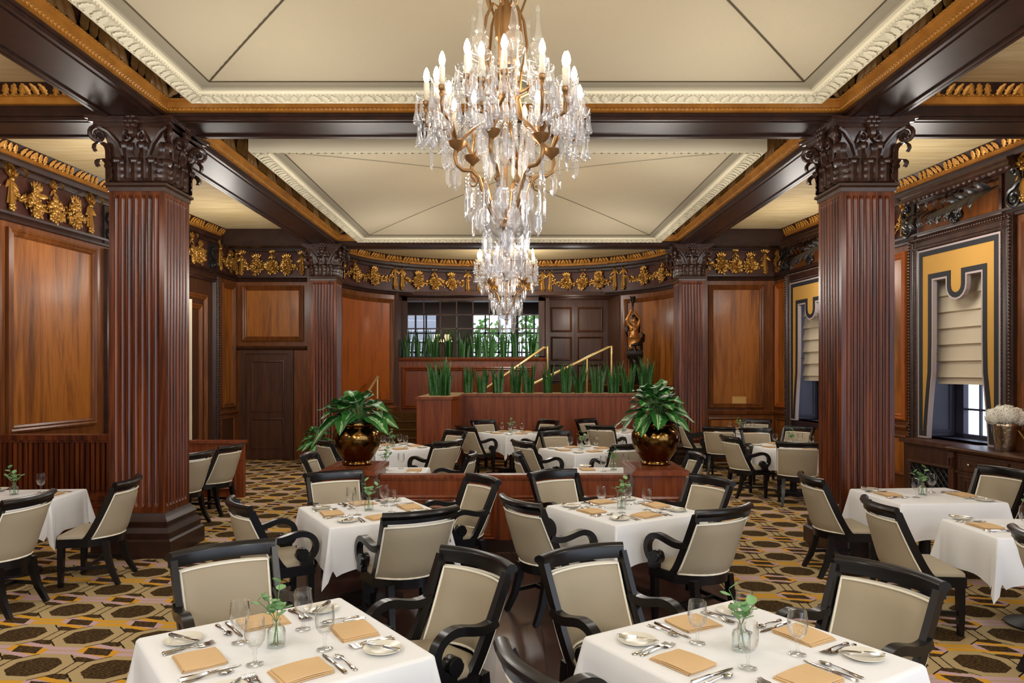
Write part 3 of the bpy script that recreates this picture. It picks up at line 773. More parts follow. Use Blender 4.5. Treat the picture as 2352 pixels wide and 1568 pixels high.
# ================================================================ right-hand windows
def offset_poly(P, d):
    n = len(P); out = []
    for i in range(n):
        a, b, c = Vector(P[i-1]), Vector(P[i]), Vector(P[(i+1) % n])
        e1 = (b-a).normalized(); e2 = (c-b).normalized()
        n1 = Vector((-e1.y, e1.x)); n2 = Vector((-e2.y, e2.x)); m = (n1+n2)
        m = m/max(m.dot(n1), .35) if m.length > 1e-6 else n1
        out.append(tuple(b+m*d))
    return out
def window_bay(k, u0, u1, where):
    F = RW; w = u1-u0
    mb = MB()
    mbox(mb, F, u0-.02, u0, .8, ZW1, -.62, 0); mbox(mb, F, u1, u1+.02, .8, ZW1, -.62, 0)
    mbox(mb, F, u0, u1, ZW1, ZW1+.02, -.62, 0); mbox(mb, F, u0, u1, ZW0-.12, ZW0, -.62, 0)
    t = struct('window_%d' % k, mb, 'reveal')
    mb = MB()
    for a, b, c, d in ((u0, u0+.2, ZW0, ZW1), (u1-.2, u1, ZW0, ZW1), (u0, u1, ZW1-.2, ZW1), (u0, u1, ZW0, ZW0+.06), (u0+w/2-.03, u0+w/2+.03, ZW0, ZW1)): mbox(mb, F, a, b, c, d, -.60, -.52)
    for z in (1.35, 1.9, 2.45, 3.0): mbox(mb, F, u0+.2, u1-.2, z-.014, z+.014, -.58, -.54)
    for x in (.25, .75): mbox(mb, F, u0+.2+(w-.4)*x-.012, u0+.2+(w-.4)*x+.012, ZW0, ZW1, -.58, -.54)
    obj('sash', mb, 'reveal', t)
    mb = MB(); mbox(mb, F, u0+.2, u1-.2, ZW0+.06, ZW1-.2, -.565, -.56); obj('glass', mb, 'pane', t)
    for e in (u0, u1):
        mb = MB(); x = e+(.0 if e == u0 else -.05); mbox(mb, F, x, x+.05, ZW0+.02, ZW1, -.5, -.02); mframe(mb, Flat(F(x+(.05 if e == u0 else 0), 0, 0), F(0, 0, -1)-F(0, 0, 0), (F(1, 0, 0)-F(0, 0, 0))*(1 if e == u0 else -1)), .08, .44, 1.0, 2.2, [(0, 0), (0, .015), (.03, .02), (.04, .004)])
        obj('reveal_panel', mb, 'reveal', t)
    # carved casing
    mb = MB(); mframe(mb, F, u0-.20, u1+.20, .0, ZW1+.20, [(0, 0), (0, .05), (.03, .07), (.06, .05), (.07, .035), (.13, .035), (.15, .06), (.18, .06), (.20, .03), (.20, -.02)])
    obj('casing', mb, 'cap', t, 30)
    mb = MB()
    for n_, off, r in ((.072, .03, .020), (.062, .165, .012)):
        st = r*2.3
        for e in (u0-.20+off, u1+.20-off):
            for i in range(int((ZW1+.1)/st)):
                mb.ball(F(e, .1+i*st, n_), r, 5, 4, (1, 1, 1.3))
        for i in range(int((w+.3)/st)): mb.ball(F(u0-.15+i*st, ZW1+.20-off, n_), r, 5, 4)
    obj('carved_rope', mb, 'cap', t, 60)
    # overdoor: frame, scroll brackets
    mb = MB(); mframe(mb, F, u0-.02, u1+.02, 3.90, 4.40, [(0, .01), (0, .05), (.03, .06), (.05, .03), (.06, .015)])
    mband(mb, F, u0-.25, u1+.25, [(4.40, .0), (4.41, .10), (4.46, .16), (4.50, .15), (4.52, .18), (4.55, .18), (4.56, 0)])
    leafband(mb, lambda u, z, n: F(u+u0-.25, z, n), w+.5, 4.415, .09, .1, .11, .4)
    obj('overdoor', mb, 'cap', t, 40)
    mb = MB(); mbox(mb, F, u0, u1, 3.92, 4.39, .012, .02); obj('overdoor_panel', mb, 'frame', t)
    # valance board in ochre fabric with black band and grey cord
    W_, H = w, ZW1-ZW0; P = [(0, 0), (.21, 0)]
    P += [(.21+.10*(q/6)**1.3, q/6*.95) for q in range(1, 7)]+[(.32, 1.4), (.32, 2.28), (W_/2-.20, 2.28)]
    P += [(W_/2-.20*cos(pi*q/8), 2.16-.20*sin(pi*q/8)) for q in range(9)]
    P += [(W_/2+.20, 2.28), (W_-.32, 2.28), (W_-.32, 1.4)]+[(W_-.21-.10*(q/6)**1.3, q/6*.95) for q in range(6, 0, -1)]+[(W_-.21, 0), (W_, 0), (W_, H), (0, H)]
    v = thing('window_valance', 'ochre valance with black border around %s' % where, 'valance', F(u0, ZW0, 0), 0, 'fabric valances on the right wall')
    o0 = F(u0, ZW0, 0); g = lambda p, n: F(u0+p[0], ZW0+p[1], n)-o0
    r0, r1, r2 = P, offset_poly(P, .028), offset_poly(P, .100); n = len(P)
    def strip(a, na, b, nb):
        vs = [g(p, na) for p in a]+[g(p, nb) for p in b]
        return vs, [(i, (i+1) % n, n+(i+1) % n, n+i) for i in range(n)]
    mb = MB(); mb.add(*strip(r0, -.012, r0, .05)); mb.add(*strip(r0, .05, r1, .05)); mb.add([g(p, -.012) for p in r0], [tuple(range(n))]); obj('cord_border', mb, 'trimgrey', v, 0)
    mb = MB(); mb.add(*strip(r1, .046, r1, .054)); mb.add(*strip(r1, .054, r2, .054)); obj('black_border', mb, 'trimblack', v, 0)
    mb = MB(); mb.add([g(p, .048) for p in r2], [tuple(range(n))]); obj('ochre_field', mb, 'ochre', v, 0)
    # roman shade
    zb, ztp, st = 1.72, 3.45, .235
    def fn(a, b):
        z = ztp-(ztp-zb)*b; k = ((ztp-z) % st)/st
        return F(u0+.10+(w-.20)*a, z, -.20+.045*k*k+(.004*sin(a*9+z*7)))
    mb = MB(); mb.grid(fn, 10, 88)
    sh = obj('roman_shade', mb, 'linen', None, 25)
    tag(sh, 'linen roman shade half lowered in %s' % where, 'shade', 'roman shades')
window_bay(1, *WINS[0], 'the nearer right window above the sideboard')
window_bay(2, *WINS[1], 'the farther right window partly behind the column')

# ================================================================ carved ornaments
def loc_T(F, u, z, n, rot=0):
    o = F(u, z, n); e = .03; x = (F(u+e, z, n)-F(u-e, z, n)).normalized(); y = Vector((0, 0, 1)); nn = (F(u, z, n+.05)-o).normalized()
    if x.cross(y).dot(nn) < 0: x = -x
    c, s = cos(rot), sin(rot)
    return frame_T(o, x*c+y*s, y*c-x*s, nn)
def sleaf(mb, T, w, h, bend=.3):
    def fn(u, v):
        x = u*2-1; e = sin(pi*(.06+.94*v)**.85)
        return (x*w*.5*e, v*h, bend*h*sin(v*2.2)*.5-.25*w*x*x*e)
    mb.grid(fn, 2, 5, T=T)
def flower(mb, T, r):
    for q in range(5):
        a = q*2*pi/5; mb.ball((r*.6*cos(a), r*.6*sin(a), .01), r*.55, 5, 4, (1, 1, .6), T)
    mb.ball((0, 0, .015), r*.35, 5, 4, (1, 1, 1), T)
def bunch(mb, F, u, z, sx, sz, rnd, nf=9, nl=16):
    nf = int(nf*1.1); nl = int(nl*1.8)
    for i in range(nl):
        a = rnd.uniform(0, 2*pi); d = rnd.uniform(.2, .8)
        sleaf(mb, loc_T(F, u+sx*d*cos(a)*.6, z+sz*d*sin(a)*.6, .02+.06*rnd.random(), a-pi/2+rnd.uniform(-.8, .8)), rnd.uniform(.045, .07), rnd.uniform(.08, .13), rnd.uniform(.5, 1.2))
    for i in range(nf):
        a = rnd.uniform(0, 2*pi); d = sqrt(rnd.random())*.75; r = rnd.uniform(.028, .058)
        T = loc_T(F, u+sx*d*cos(a), z+sz*d*sin(a), .05+.03*rnd.random())
        if i % 3 == 0: flower(mb, T, r*1.15)
        else: mb.ball((0, 0, 0), r, 7, 5, (1, 1, .9), T)
def bow(mb, F, u, z, s):
    for sg in (-1, 1):
        def fn(a, b):
            th = b*2*pi
            return (sg*s*(.10+.09*cos(th))*1.0, s*(.06*sin(th)+.03), s*(.03+.03*sin(th/2)+.015*(a-.5)))
        def rib(a, b):
            th = b*2*pi; w = .035*s
            return (sg*s*(.085-.085*cos(th)), s*(.05+.055*sin(th)*1), s*(.02+.05*sin(th/2))+w*(a-.5))
        T = loc_T(F, u, z, .02, sg*.35)
        mb.grid(rib, 2, 12, T=T)
        sleaf(mb, loc_T(F, u, z, .03, pi+sg*.7), .05*s, .14*s, .3)
    mb.ball((0, 0, 0), .03*s, 6, 5, (1, 1, 1), loc_T(F, u, z, .04))
    for q in range(5): sleaf(mb, loc_T(F, u, z+.02, .03, -.9+q*.45), .04*s, .11*s, .5)
def tassel(mb, F, u, z, h):
    T = loc_T(F, u, z, .03) @ Matrix.Rotation(-pi/2, 4, 'X')
    # local z now points up the wall
    T = loc_T(F, u, z-h, .03) @ Matrix.Rotation(-pi/2, 4, 'X')
    def fn(a, b):
        r = (.028+.036*(1-b)**1.5)*(1+.12*cos(a*2*pi*8)); th = a*2*pi
        return (r*cos(th), .7*r*sin(th), b*h*.9+.06)
    mb.grid(fn, 24, 6, True, T=T)
    T2 = loc_T(F, u, z-h, .035)
    for q in range(5):
        a = q*2*pi/5; mb.ball((.03*cos(a), .02+.035*sin(a), .015), .032, 6, 5, (1, 1, .8), T2)
    mb.ball((0, .02, .03), .025, 6, 5, (1, 1, 1), T2)
def festoon(F, u0, u1, zt, zb, label, seed, k=3, ends='both', big=1.0):
    rnd = random.Random(seed); L = u1-u0
    um = (u0+u1)/2; o = F(um, (zt+zb)/2, 0)
    t = thing('carved_festoon', label, 'carving', o, 0, 'gilt carved festoons along the frieze')
    def part(nm, mb):
        mb.v = [tuple(Vector(p)-o) for p in mb.v]; obj(nm, mb, 'gold', t, 60)
    for e, nm in ((u0, 'left'), (u1, 'right')):
        if ends == 'both' or ends == nm:
            mb = MB(); bow(mb, F, e, zt-.08, 1.25); part('ribbon_bow', mb)
            mb = MB(); tassel(mb, F, e, zt-.14, zt-zb-.16); part('tassel', mb)
    mb = MB(); n = int(L/.018)
    for i in range(n):
        f = (i+.5)/n; q = f*(k+1) % 1; sag = .14*sin(pi*q)
        u = u0+L*f; z = (zt+zb)/2+.06-sag
        sleaf(mb, loc_T(F, u, z+rnd.uniform(-.03, .03), .02+.02*rnd.random(), rnd.uniform(0, 6.3)), .045, rnd.uniform(.07, .11), .5)
        if i % 2: mb.ball((0, 0, 0), rnd.uniform(.014, .024), 5, 4, (1, 1, 1), loc_T(F, u, z+rnd.uniform(-.03, .03), .05))
    part('garland', mb)
    for j in range(k):
        u = u0+L*(j+1)/(k+1); mid = (zt+zb)/2
        mb = MB(); bunch(mb, F, u, mid-.08, .16*big, .20*big, rnd, 15, 22)
        if j % 2 == k % 2: bow(mb, F, u, mid+.20, .9)
        else:
            for q in range(5): sleaf(mb, loc_T(F, u, mid+.08, .035, -.8+q*.4), .06, .16, .8)
            flower(mb, loc_T(F, u, mid+.10, .06), .05); bunch(mb, F, u, mid+.06, .07, .07, rnd, 4, 5)
        part('fruit_bunch', mb)
ZT, ZB = 4.50, 3.98
festoon(LW, yu(9.2), yu(10.7), 4.46, 3.98, 'gilt carved festoon on the left wall above the large amber panel', 1)
festoon(LW, yu(7.2), yu(8.9), 4.46, 3.98, 'gilt carved festoon at the extreme left edge of the left wall', 2)
festoon(LW, yu(13.3), yu(14.0), 4.42, 4.0, 'gilt carved festoon just right of the left column', 3, 2, 'none')
festoon(LW, yu(14.62), yu(15.3), 4.5, 3.98, 'short gilt festoon above the narrow amber panel in the left corner', 4, 1)
festoon(LB, .12, 1.42, 4.46, 3.98, 'gilt carved festoon above the dark door', 5)
festoon(RB, .22, 1.48, 4.46, 3.98, 'gilt carved festoon above the panel with the brass plaque', 6)
festoon(RW, yu(14.75), yu(15.12), 4.46, 3.98, 'narrow gilt drop in the right back corner', 7, 1, 'none')
festoon(RW, yu(10.95), yu(11.7), 4.46, 3.98, 'gilt carved festoon between the two right windows', 8, 1)
festoon(RW, yu(8.0), yu(8.72), 4.46, 3.98, 'gilt carved drop at the right edge beyond the near window', 9, 1)
festoon(AP, .45, UL-.12, 4.58, 3.98, 'dense gilt festoon at the left end of the curved frieze', 10, 3, 'right', 1.15)
festoon(AP, UL+.08, UL+1.85, 4.58, 3.98, 'gilt festoon with tassels above the glazed screen', 11)
festoon(AP, UL+2.15, UR-2.05, 4.58, 3.98, 'gilt festoon behind the far chandelier', 12)
festoon(AP, UR-1.85, UR-.10, 4.58, 3.98, 'gilt festoon with tassels above the folding doors', 13)
festoon(AP, UR+.15, AP.len-.45, 4.58, 3.98, 'dense gilt festoon at the right end of the curved frieze', 14, 3, 'left', 1.15)
def crest(F, u, z, w, label, seed):
    rnd = random.Random(seed); o = F(u, z, 0)
    t = thing('carved_crest', label, 'carving', o, 0, 'dark carved crests over the windows')
    mb = MB(); bunch(mb, F, u, z-.06, .12, .16, rnd, 12, 20); bow(mb, F, u, z+.1, 1)
    mb.v = [tuple(Vector(p)-o) for p in mb.v]; obj('fruit_bunch', mb, 'ebony', t, 60)
    for sg in (-1, 1):
        mb = MB()
        for i in range(9):
            a = i/8; d = .10+a*w*.42
            sleaf(mb, loc_T(F, u+sg*d, z+.10*a+.02, .05+.04*(i % 2), pi+sg*(.75-.35*a)), .11, .34+.05*sin(a*3), 2.0)
            if i % 2: sleaf(mb, loc_T(F, u+sg*d, z+.02+.08*a, .08, -sg*(1.2-.3*a)), .09, .21, 1.4)
        mb.v = [tuple(Vector(p)-o) for p in mb.v]; obj('leaf_spray', mb, 'ebony', t, 60)
def bracket(F, u, label, sg=1):
    o = F(u, 4.0, 0); t = thing('scroll_bracket', label, 'carving', o, 0, 'dark scroll brackets at the frieze')
    mb = MB(); T0 = loc_T(F, u, 4.0, .05)
    pl = (Vector((1, 0, 0)), Vector((0, 1, 0)))
    sp = spiral((0, .04, .02), .13, .012, 2.0, pl, 30, pi/2, -sg)
    mb.tube([(sg*-.06, .36, .02), (sg*-.10, .26, .02)]+sp, [.022, .024]+[.026-.012*i/30 for i in range(31)], 6, T=T0)
    sp = spiral((sg*.0, .36, .02), .06, .01, 1.3, pl, 18, pi, sg); mb.tube(sp, .016, 6, T=T0)
    mb.box(-.15, .15, -.12, .46, -.05, .0, T0); mb.ball((0, .04, .03), .035, 8, 6, (1, 1, 1), T0)
    mb.v = [tuple(Vector(p)-o) for p in mb.v]; obj('scroll', mb, 'ebony', t, 50)
for (a, b), wh in zip(WINS, ('nearer', 'farther')):
    crest(RW, (a+b)/2, 4.15, b-a, 'dark carved leaf crest above the %s right window' % wh, 31)
    bracket(RW, b+.24, 'dark carved scroll on the far side of the %s right window' % wh)
    bracket(RW, a-.24, 'dark carved scroll on the near side of the %s right window' % wh, -1)
bracket(LW, yu(11.15), 'dark carved scroll bracket just left of the left column'); bracket(LW, yu(14.3), 'dark carved scroll bracket right of the left column')
# left bay with carved casing beyond the column
a, b = yu(12.7), yu(14.35)
mb = MB(); mframe(mb, LW, a-.16, b+.16, 0, 3.86, [(0, 0), (0, .07), (.03, .09), (.06, .06), (.10, .06), (.13, .09), (.16, .09), (.18, .02)])
for e in (a-.13, b+.13, a-.04, b+.02):
    for i in range(72): mb.ball(LW(e, .1+i*.052, .09), .022, 5, 4, (1, 1, 1.3))
db = struct('door_3', mb, 'cap', 40)
mb = MB(); mbox(mb, LW, a, b, 0, 3.7, .0, .02)
obj('door_leaf', mb, 'door', db)
mb = MB(); mframe(mb, LW, a+.25, b-.25, .2, 3.4, FR); mframe(mb, LW, a+.45, b-.45, .5, 3.2, FR); obj('door_moulding', mb, 'frame', db, 30)
mb = MB(); mframe(mb, LW, yu(11.05), yu(12.4), .0, 3.8, [(0, 0), (0, .06), (.04, .08), (.08, .05), (.14, .05), (.18, .02)])
for i in range(72): mb.ball(LW(yu(11.05)+.11, .1+i*.052, .06), .02, 5, 4, (1, 1, 1.3))
struct('trim_60', mb, 'cap', 40)
cu = MB(); cu.grid(lambda u, v: LW(yu(13.22)+.13*u, .05+3.2*v, .12+.03*sin(u*16)), 30, 2)
tag(obj('curtain', cu, 'linen'), 'pale linen curtain strip beside the left column', 'curtain')

# ================================================================ statue
def statue():
    t = thing('torch_statue', 'gilt half draped torch bearing statue on dark scrolled pillar before the curved panel', 'statue', (2.95, 17.2, 1.58))
    s = 1.0
    me = bpy.data.meshes.new('figure')
    V = [(0, 0, 1.00), (0, 0, 1.10), (-.02, 0, 1.22), (-.03, 0, 1.34), (-.03, 0, 1.42), (-.03, -.01, 1.47), (-.02, -.02, 1.54), (-.02, -.02, 1.62),
         (-.12, 0, 1.42), (-.20, -.04, 1.56), (-.10, -.06, 1.76), (-.07, -.07, 1.84),
         (.08, 0, 1.42), (.13, -.05, 1.58), (.0, -.07, 1.72), (-.04, -.08, 1.78), (0, 0, .90)]
    Ed = [(0, 1), (1, 2), (2, 3), (3, 4), (4, 5), (5, 6), (6, 7), (4, 8), (8, 9), (9, 10), (10, 11), (4, 12), (12, 13), (13, 14), (14, 15), (0, 16)]
    Rr = [(a_*1.25, b_*1.2) for a_, b_ in [(.125, .10), (.115, .09), (.085, .07), (.105, .08), (.085, .06), (.035, .035), (.055, .06), (.045, .05), (.05, .045), (.036, .034), (.03, .028), (.022, .03), (.05, .045), (.036, .034), (.028, .026), (.022, .03), (.13, .11)]]
    me.from_pydata(V, Ed, []); o = bpy.data.objects.new('figure', me); COL.objects.link(o); o.parent = t
    me.materials.append(M['statue'])
    md = o.modifiers.new('skin', 'SKIN'); md.use_smooth_shade = True
    for q, r in zip(me.skin_vertices[0].data, Rr): q.radius = r
    me.skin_vertices[0].data[0].use_root = True
    sb = o.modifiers.new('sub', 'SUBSURF'); sb.levels = 2; sb.render_levels = 2
    mb = MB()
    for sg in (-1, 1): mb.ball((-.03+sg*.045, -.075, 1.33), .042, 10, 8)
    mb.ball((-.02, -.075, 1.575), .014, 6, 5, (1, 1, 1.4)); mb.ball((-.04, -.068, 1.60), .008, 5, 4); mb.ball((0, -.068, 1.60), .008, 5, 4); mb.ball((-.02, -.07, 1.545), .012, 6, 4, (1.4, .6, .5))
    obj('bust_and_face', mb, 'statue', t, 180)
    mb = MB()
    rnd = random.Random(5)
    mb.ball((.015, .02, 1.62), .085, 10, 8)
    for i in range(26):
        a = rnd.uniform(-.4, 1.1); mb.tube([(.02+.05*cos(a*3), .02+.03*sin(i), 1.64-.02*i/26), (.09, .0+.02*sin(i), 1.54), (.10+.03*sin(i*2), .0, 1.42), (.11+.02*cos(i), .02, 1.30-.05*rnd.random())], [.018, .022, .018, .006], 5)
    obj('hair', mb, 'darkbronze', t, 180)
    mb = MB()
    mb.grid(lambda u, v: ((.15+.03*sin(u*2*pi*7+v*3)+.03*(1-v))*cos(2*pi*u)+.01, (.12+.025*sin(u*2*pi*7+v*3)+.03*(1-v))*sin(2*pi*u), .80+.22*v+.05*cos(2*pi*u-.6)), 56, 6, True)
    mb.tube([(-.10, -.13, .95), (.08, -.15, .98), (.19, -.06, 1.06), (.22, .0, 1.20), (.16, .04, 1.26)], [.03, .045, .05, .04, .015], 8)
    mb.tube([(-.17, 0, 1.16), (-.20, -.03, 1.26), (-.15, -.03, 1.40), (-.10, .02, 1.48), (-.20, .03, 1.35), (-.16, .03, 1.18)], [.02, .03, .035, .03, .03, .015], 7)
    obj('drapery', mb, 'darkbronze', t, 180)
    mb = MB(); mb.lathe([(.0, 0), (.02, .0), (.025, .1), (.03, .2), (.06, .26), (.055, .30), (.07, .33), (.075, .37), (.0, .37)], 12, (-.06, -.08, 1.74))
    for q in range(9):
        a = q*2*pi/9; acanthus(mb, Matrix.Translation((-.06+.05*cos(a), -.08+.05*sin(a), 2.0)) @ Matrix.Rotation(a+pi/2, 4, 'Z') @ Matrix.Rotation(pi/2-.25, 4, 'X'), .06, .13, .9, 4)
    obj('torch', mb, 'darkbronze', t, 60)
    mb = MB(); mb.square([(.17, 0), (.17, .05), (.14, .07), (.09, .10), (.10, .4), (.125, .62), (.15, .70), (.16, .80), (.15, .84)])
    P = (Vector((0, 1, 0)), Vector((0, 0, 1)))
    for sg in (-1, 1):
        sp = spiral((sg*.16, -.03, .72), .10, .015, 1.6, P, 24, pi/2, 1); mb.tube(sp, .026, 6); mb.lathe([(0, -.03), (.035, -.03), (.035, .03), (0, .03)], 10, T=Matrix.Translation((sg*.16, -.03, .72)) @ Matrix.Rotation(pi/2, 4, 'Y'))
    for k in range(6): acanthus(mb, Matrix.Translation((0, -.10, .20+.08*k)) @ Matrix.Rotation(pi/2, 4, 'X'), .12, .12, .9, 4)
    obj('pillar', mb, 'darkbronze', t, 50)
statue()

# ================================================================ planter, handrails, snake plants
t = thing('planter_box', 'long red mahogany planter box with pale mulch in front of the stairs', 'planter', (1, 15.5, 0))
pb = MB(); X0 = 1; Y0 = 15.5
poly = [(-1.79, 13.40), (-1.14, 13.40), (-1.02, 13.75), (-1.02, 15.22), (3.15, 15.22), (3.15, 16.1), (-1.79, 16.1)]
poly = [(x-X0, y-Y0) for x, y in poly]
pb.prism(poly, 0, 1.38); obj('box', pb, 'redwood', t, 0)
rm = MB(); o1 = offset_poly(poly, -.03); rm.prism(o1, 1.375, 1.425); obj('rim', rm, 'redwood', t, 0)
ml = MB(); ml.prism(offset_poly(poly, .03), 1.38, 1.432); obj('mulch', ml, 'mulch', t, 0)
def rail(pts, posts, label):
    t = thing('handrail', label, 'handrail', pts[0], 0, 'polished brass handrails on the stairs')
    o = Vector(pts[0])
    mb = MB(); mb.tube([Vector(p)-o for p in pts], .034, 10); obj('rail', mb, 'brass', t, 60)
    for p in posts:
        mb = MB(); a, b = Vector(p[0])-o, Vector(p[1])-o; mb.tube([a, b], .026, 8); obj('post', mb, 'brass', t, 60)
rail([(-.80, 17.8, 1.38), (.80, 17.8, 2.50), (.89, 17.8, 2.53), (.89, 17.8, 2.35)], [((.89, 17.8, 2.4), (.89, 17.8, 1.4)), ((.22, 17.8, 2.06), (.22, 17.8, 1.2))], 'brass handrail rising below the far chandelier, left of the pair')
rail([(.30, 16.35, 1.52), (2.20, 16.35, 2.45), (2.28, 16.35, 2.48), (2.28, 16.35, 2.3)], [((2.28, 16.35, 2.4), (2.28, 16.35, 1.4)), ((1.72, 16.35, 2.2), (1.72, 16.35, 1.3))], 'brass handrail rising toward the statue, right of the pair')
rail([(-3.42, 16.5, 1.28), (-3.26, 17.3, 1.78), (-3.25, 17.35, 1.75)], [((-3.26, 17.3, 1.76), (-3.26, 17.3, .7))], 'short brass handrail behind the left brass potted plant')
def snake_plant(x, y, z, n, h, spread, label, seed, grp):
    n = int(n*1.35); rnd = random.Random(seed); mb = MB(); mb.uv = []
    for i in range(n):
        a = rnd.uniform(0, 2*pi); d = sqrt(rnd.random())*spread*.5; hh = h*rnd.uniform(.5, 1.04); w = rnd.uniform(.05, .075)
        lean = rnd.uniform(.0, .22); la = a+rnd.uniform(-.6, .6); fa = rnd.uniform(0, pi); tw = rnd.uniform(-.8, .8)
        def fn(u, v):
            q = (u-.5)*2; ww = w*.5*min(1, (.75+.6*v))*(1-max(0, v-.55)**1.6/.45**1.6*.97)
            an = fa+tw*v
            px = q*ww*cos(an)-.012*(1-q*q)*sin(an); py = q*ww*sin(an)+.012*(1-q*q)*cos(an)
            r = d+lean*hh*v*v
            return (r*cos(la if 0 else a)+px, r*sin(a)+py, v*hh)
        mb.grid(fn, 2, 7); mb.uv += [(i2/2, j/7) for j in range(8) for i2 in range(3)]
    o = obj('snake_plant', mb, 'snake', None, 60, (x, y, z))
    tag(o, label, 'plant', grp)
fr = [(1015, 13.95, 30, .76, .46), (1075, 15.6, 13, .62, .2), (1108, 15.6, 11, .62, .22), (1143, 15.6, 14, .64, .2), (1185, 15.6, 14, .66, .2), (1216, 15.6, 15, .68, .22), (1258, 15.6, 13, .74, .24), (1300, 15.6, 16, .68, .22), (1331, 15.6, 14, .70, .2), (1372, 15.6, 13, .70, .24), (1410, 15.6, 15, .72, .24), (1443, 15.6, 15, .66, .24), (1484, 15.6, 14, .80, .26), (1500, 16.0, 10, .8, .2)]
ORD = ['first', 'second', 'third', 'fourth', 'fifth', 'sixth', 'seventh', 'eighth', 'ninth', 'tenth', 'eleventh', 'twelfth', 'thirteenth', 'fourteenth']
for i, (px, Y, n, h, sp) in enumerate(fr):
    lab = 'large snake plant clump on the nearer left end of the long planter' if i == 0 else 'snake plant in the long planter, %s from its left end' % ORD[i]
    snake_plant((px-1176)/1640*Y if i < 13 else 3.02, Y, 1.43, n, h, sp, lab, 100+i, 'snake plants in the long planter')
for i, px in enumerate((937, 963, 995, 1030, 1064, 1093, 1122, 1158, 1190, 1219)):
    snake_plant((px-1176)/1640*18.45, 18.5, 2.26, 10+(i*7) % 5, .76, .28, 'snake plant on the sill of the glazed screen, %s from the left' % ORD[i], 140+i, 'snake plants on the glazed sill')
# lamps of the far room
def sconce(x, label):
    t = thing('table_lamp', label, 'lamp', (x, 21.6, .9), 0, 'shaded lamps in the far room')
    mb = MB(); mb.lathe([(.12, 0), (.12, .03), (.03, .06), (.02, 1.9), (0, 1.9)], 12); obj('stand', mb, 'bronze', t)
    mb = MB(); mb.lathe([(.14, 1.9), (.08, 2.12)], 16); obj('lamp_shade', mb, 'lampshade', t)
sconce((1004-1176)/1640*21.6, 'yellow shaded lamp seen through the glazed screen, left one'); sconce((1028-1176)/1640*21.6, 'yellow shaded lamp seen through the glazed screen, right one')
for i, (x, y, z, r) in enumerate(((-.9, 25.6, 3.0, .8), (.9, 25.6, 3.3, .9))):
    rnd = random.Random(i); mb = MB()
    for q in range(240):
        v = Vector((rnd.gauss(0, 1), rnd.gauss(0, 1), rnd.gauss(0, 1))).normalized()*r*rnd.uniform(.5, 1)
        sleaf(mb, R3(v, rnd.uniform(0, 6), rnd.uniform(0, 6), rnd.uniform(0, 6)), .12, .22)
    mb.tube([(0, 0, -z), (0, 0, 0)], .06, 6)
    tag(obj('tree', mb, 'foliage', None, 0, (x, y, z)), 'green tree outside the far room windows, %s' % ('left', 'right', 'low middle')[i], 'tree')
mb = MB(); mb.box(-9, 9, 22.7, 27, -.06, 0.0)
struct('outside_ground', mb, 'backstone')

# ================================================================ partition, pedestals, pots
t = thing('partition', 'low red mahogany partition with moulded panels between the two pot pedestals', 'partition', (-.08, 7.56, 0))
mb = MB(); mb.box(-1.31, 1.30, -.04, .05, 0, .79); obj('body', mb, 'redwood', t)
mb = MB(); mb.box(-1.33, 1.32, -.065, .075, .785, .815); mb.box(-1.33, 1.32, -.055, .065, .765, .785); obj('top_rail', mb, 'redwood', t)
FP = Flat((-1.31, -.04), (1, 0), (0, -1))
for a, b in ((.13, 1.23), (1.37, 2.48)):
    for z0, z1 in ((.13, .60),):
        mb = MB(); mframe(mb, FP, a, b, z0, z1, [(0, 0), (0, .02), (.02, .035), (.035, .02), (.05, .03), (.06, .01), (.10, .008), (.13, .02)]); obj('panel_moulding', mb, 'redwood', t, 30)
mb = MB(); mb.box(-1.33, 1.32, -.06, .06, 0, .10); mb.box(-1.32, 1.31, -.05, .06, .10, .125); obj('plinth', mb, 'beam', t)
def pedestal(x, label):
    t = thing('pedestal', label, 'pedestal', (x, 7.7, 0))
    mb = MB(); mb.box(-.26, .26, -.38, .40, .0, .84); obj('body', mb, 'redwood', t)
    mb = MB(); mb.box(-.29, .29, -.42, .44, .835, .88)
    def rr(d, z): return [(-.25+d, -.38+d, z), (.25-d, -.38+d, z), (.25-d, .40-d, z), (-.25+d, .40-d, z)]
    vs = rr(0, .88)+rr(0, .889)+rr(.03, .891)+rr(.05, .883); mb.add(vs, [(j*4+i, j*4+(i+1) % 4, (j+1)*4+(i+1) % 4, (j+1)*4+i) for j in range(3) for i in range(4)]+[(12, 13, 14, 15)])
    obj('cap', mb, 'redwood', t)
    Fp = Flat((-.26, -.38), (1, 0), (0, -1)); mb = MB(); mframe(mb, Fp, .07, .45, .14, .62, [(0, 0), (0, .02), (.02, .035), (.035, .02), (.05, .03), (.06, .01)]); obj('panel_moulding', mb, 'redwood', t, 30)
    mb = MB(); mb.box(-.28, .28, -.40, .42, 0, .10); obj('plinth', mb, 'beam', t)
pedestal(-1.69, 'red mahogany pedestal at the left end of the low partition'); pedestal(1.525, 'red mahogany pedestal at the right end of the low partition')
def blade(rnd, L, w, droop, up):
    mb = MB(); mb.uv = []
    st = .42*L
    pts = []
    def fn(u, v):
        q = (u-.5)*2; e = sin(pi*(.04+.96*v)**.75)**.9*(1-.25*v)
        x = q*w*.5*e; s = v*L
        zz = s*up-droop*s*s/L; yy = s*sqrt(max(.05, 1-up*up))-.15*droop*s*v
        return (x, yy, zz+.10*w*abs(q)*e+.01*sin(v*14)*abs(q))
    mb.grid(fn, 6, 12); mb.uv += [(i/6, j/12) for j in range(13) for i in range(7)]
    return mb
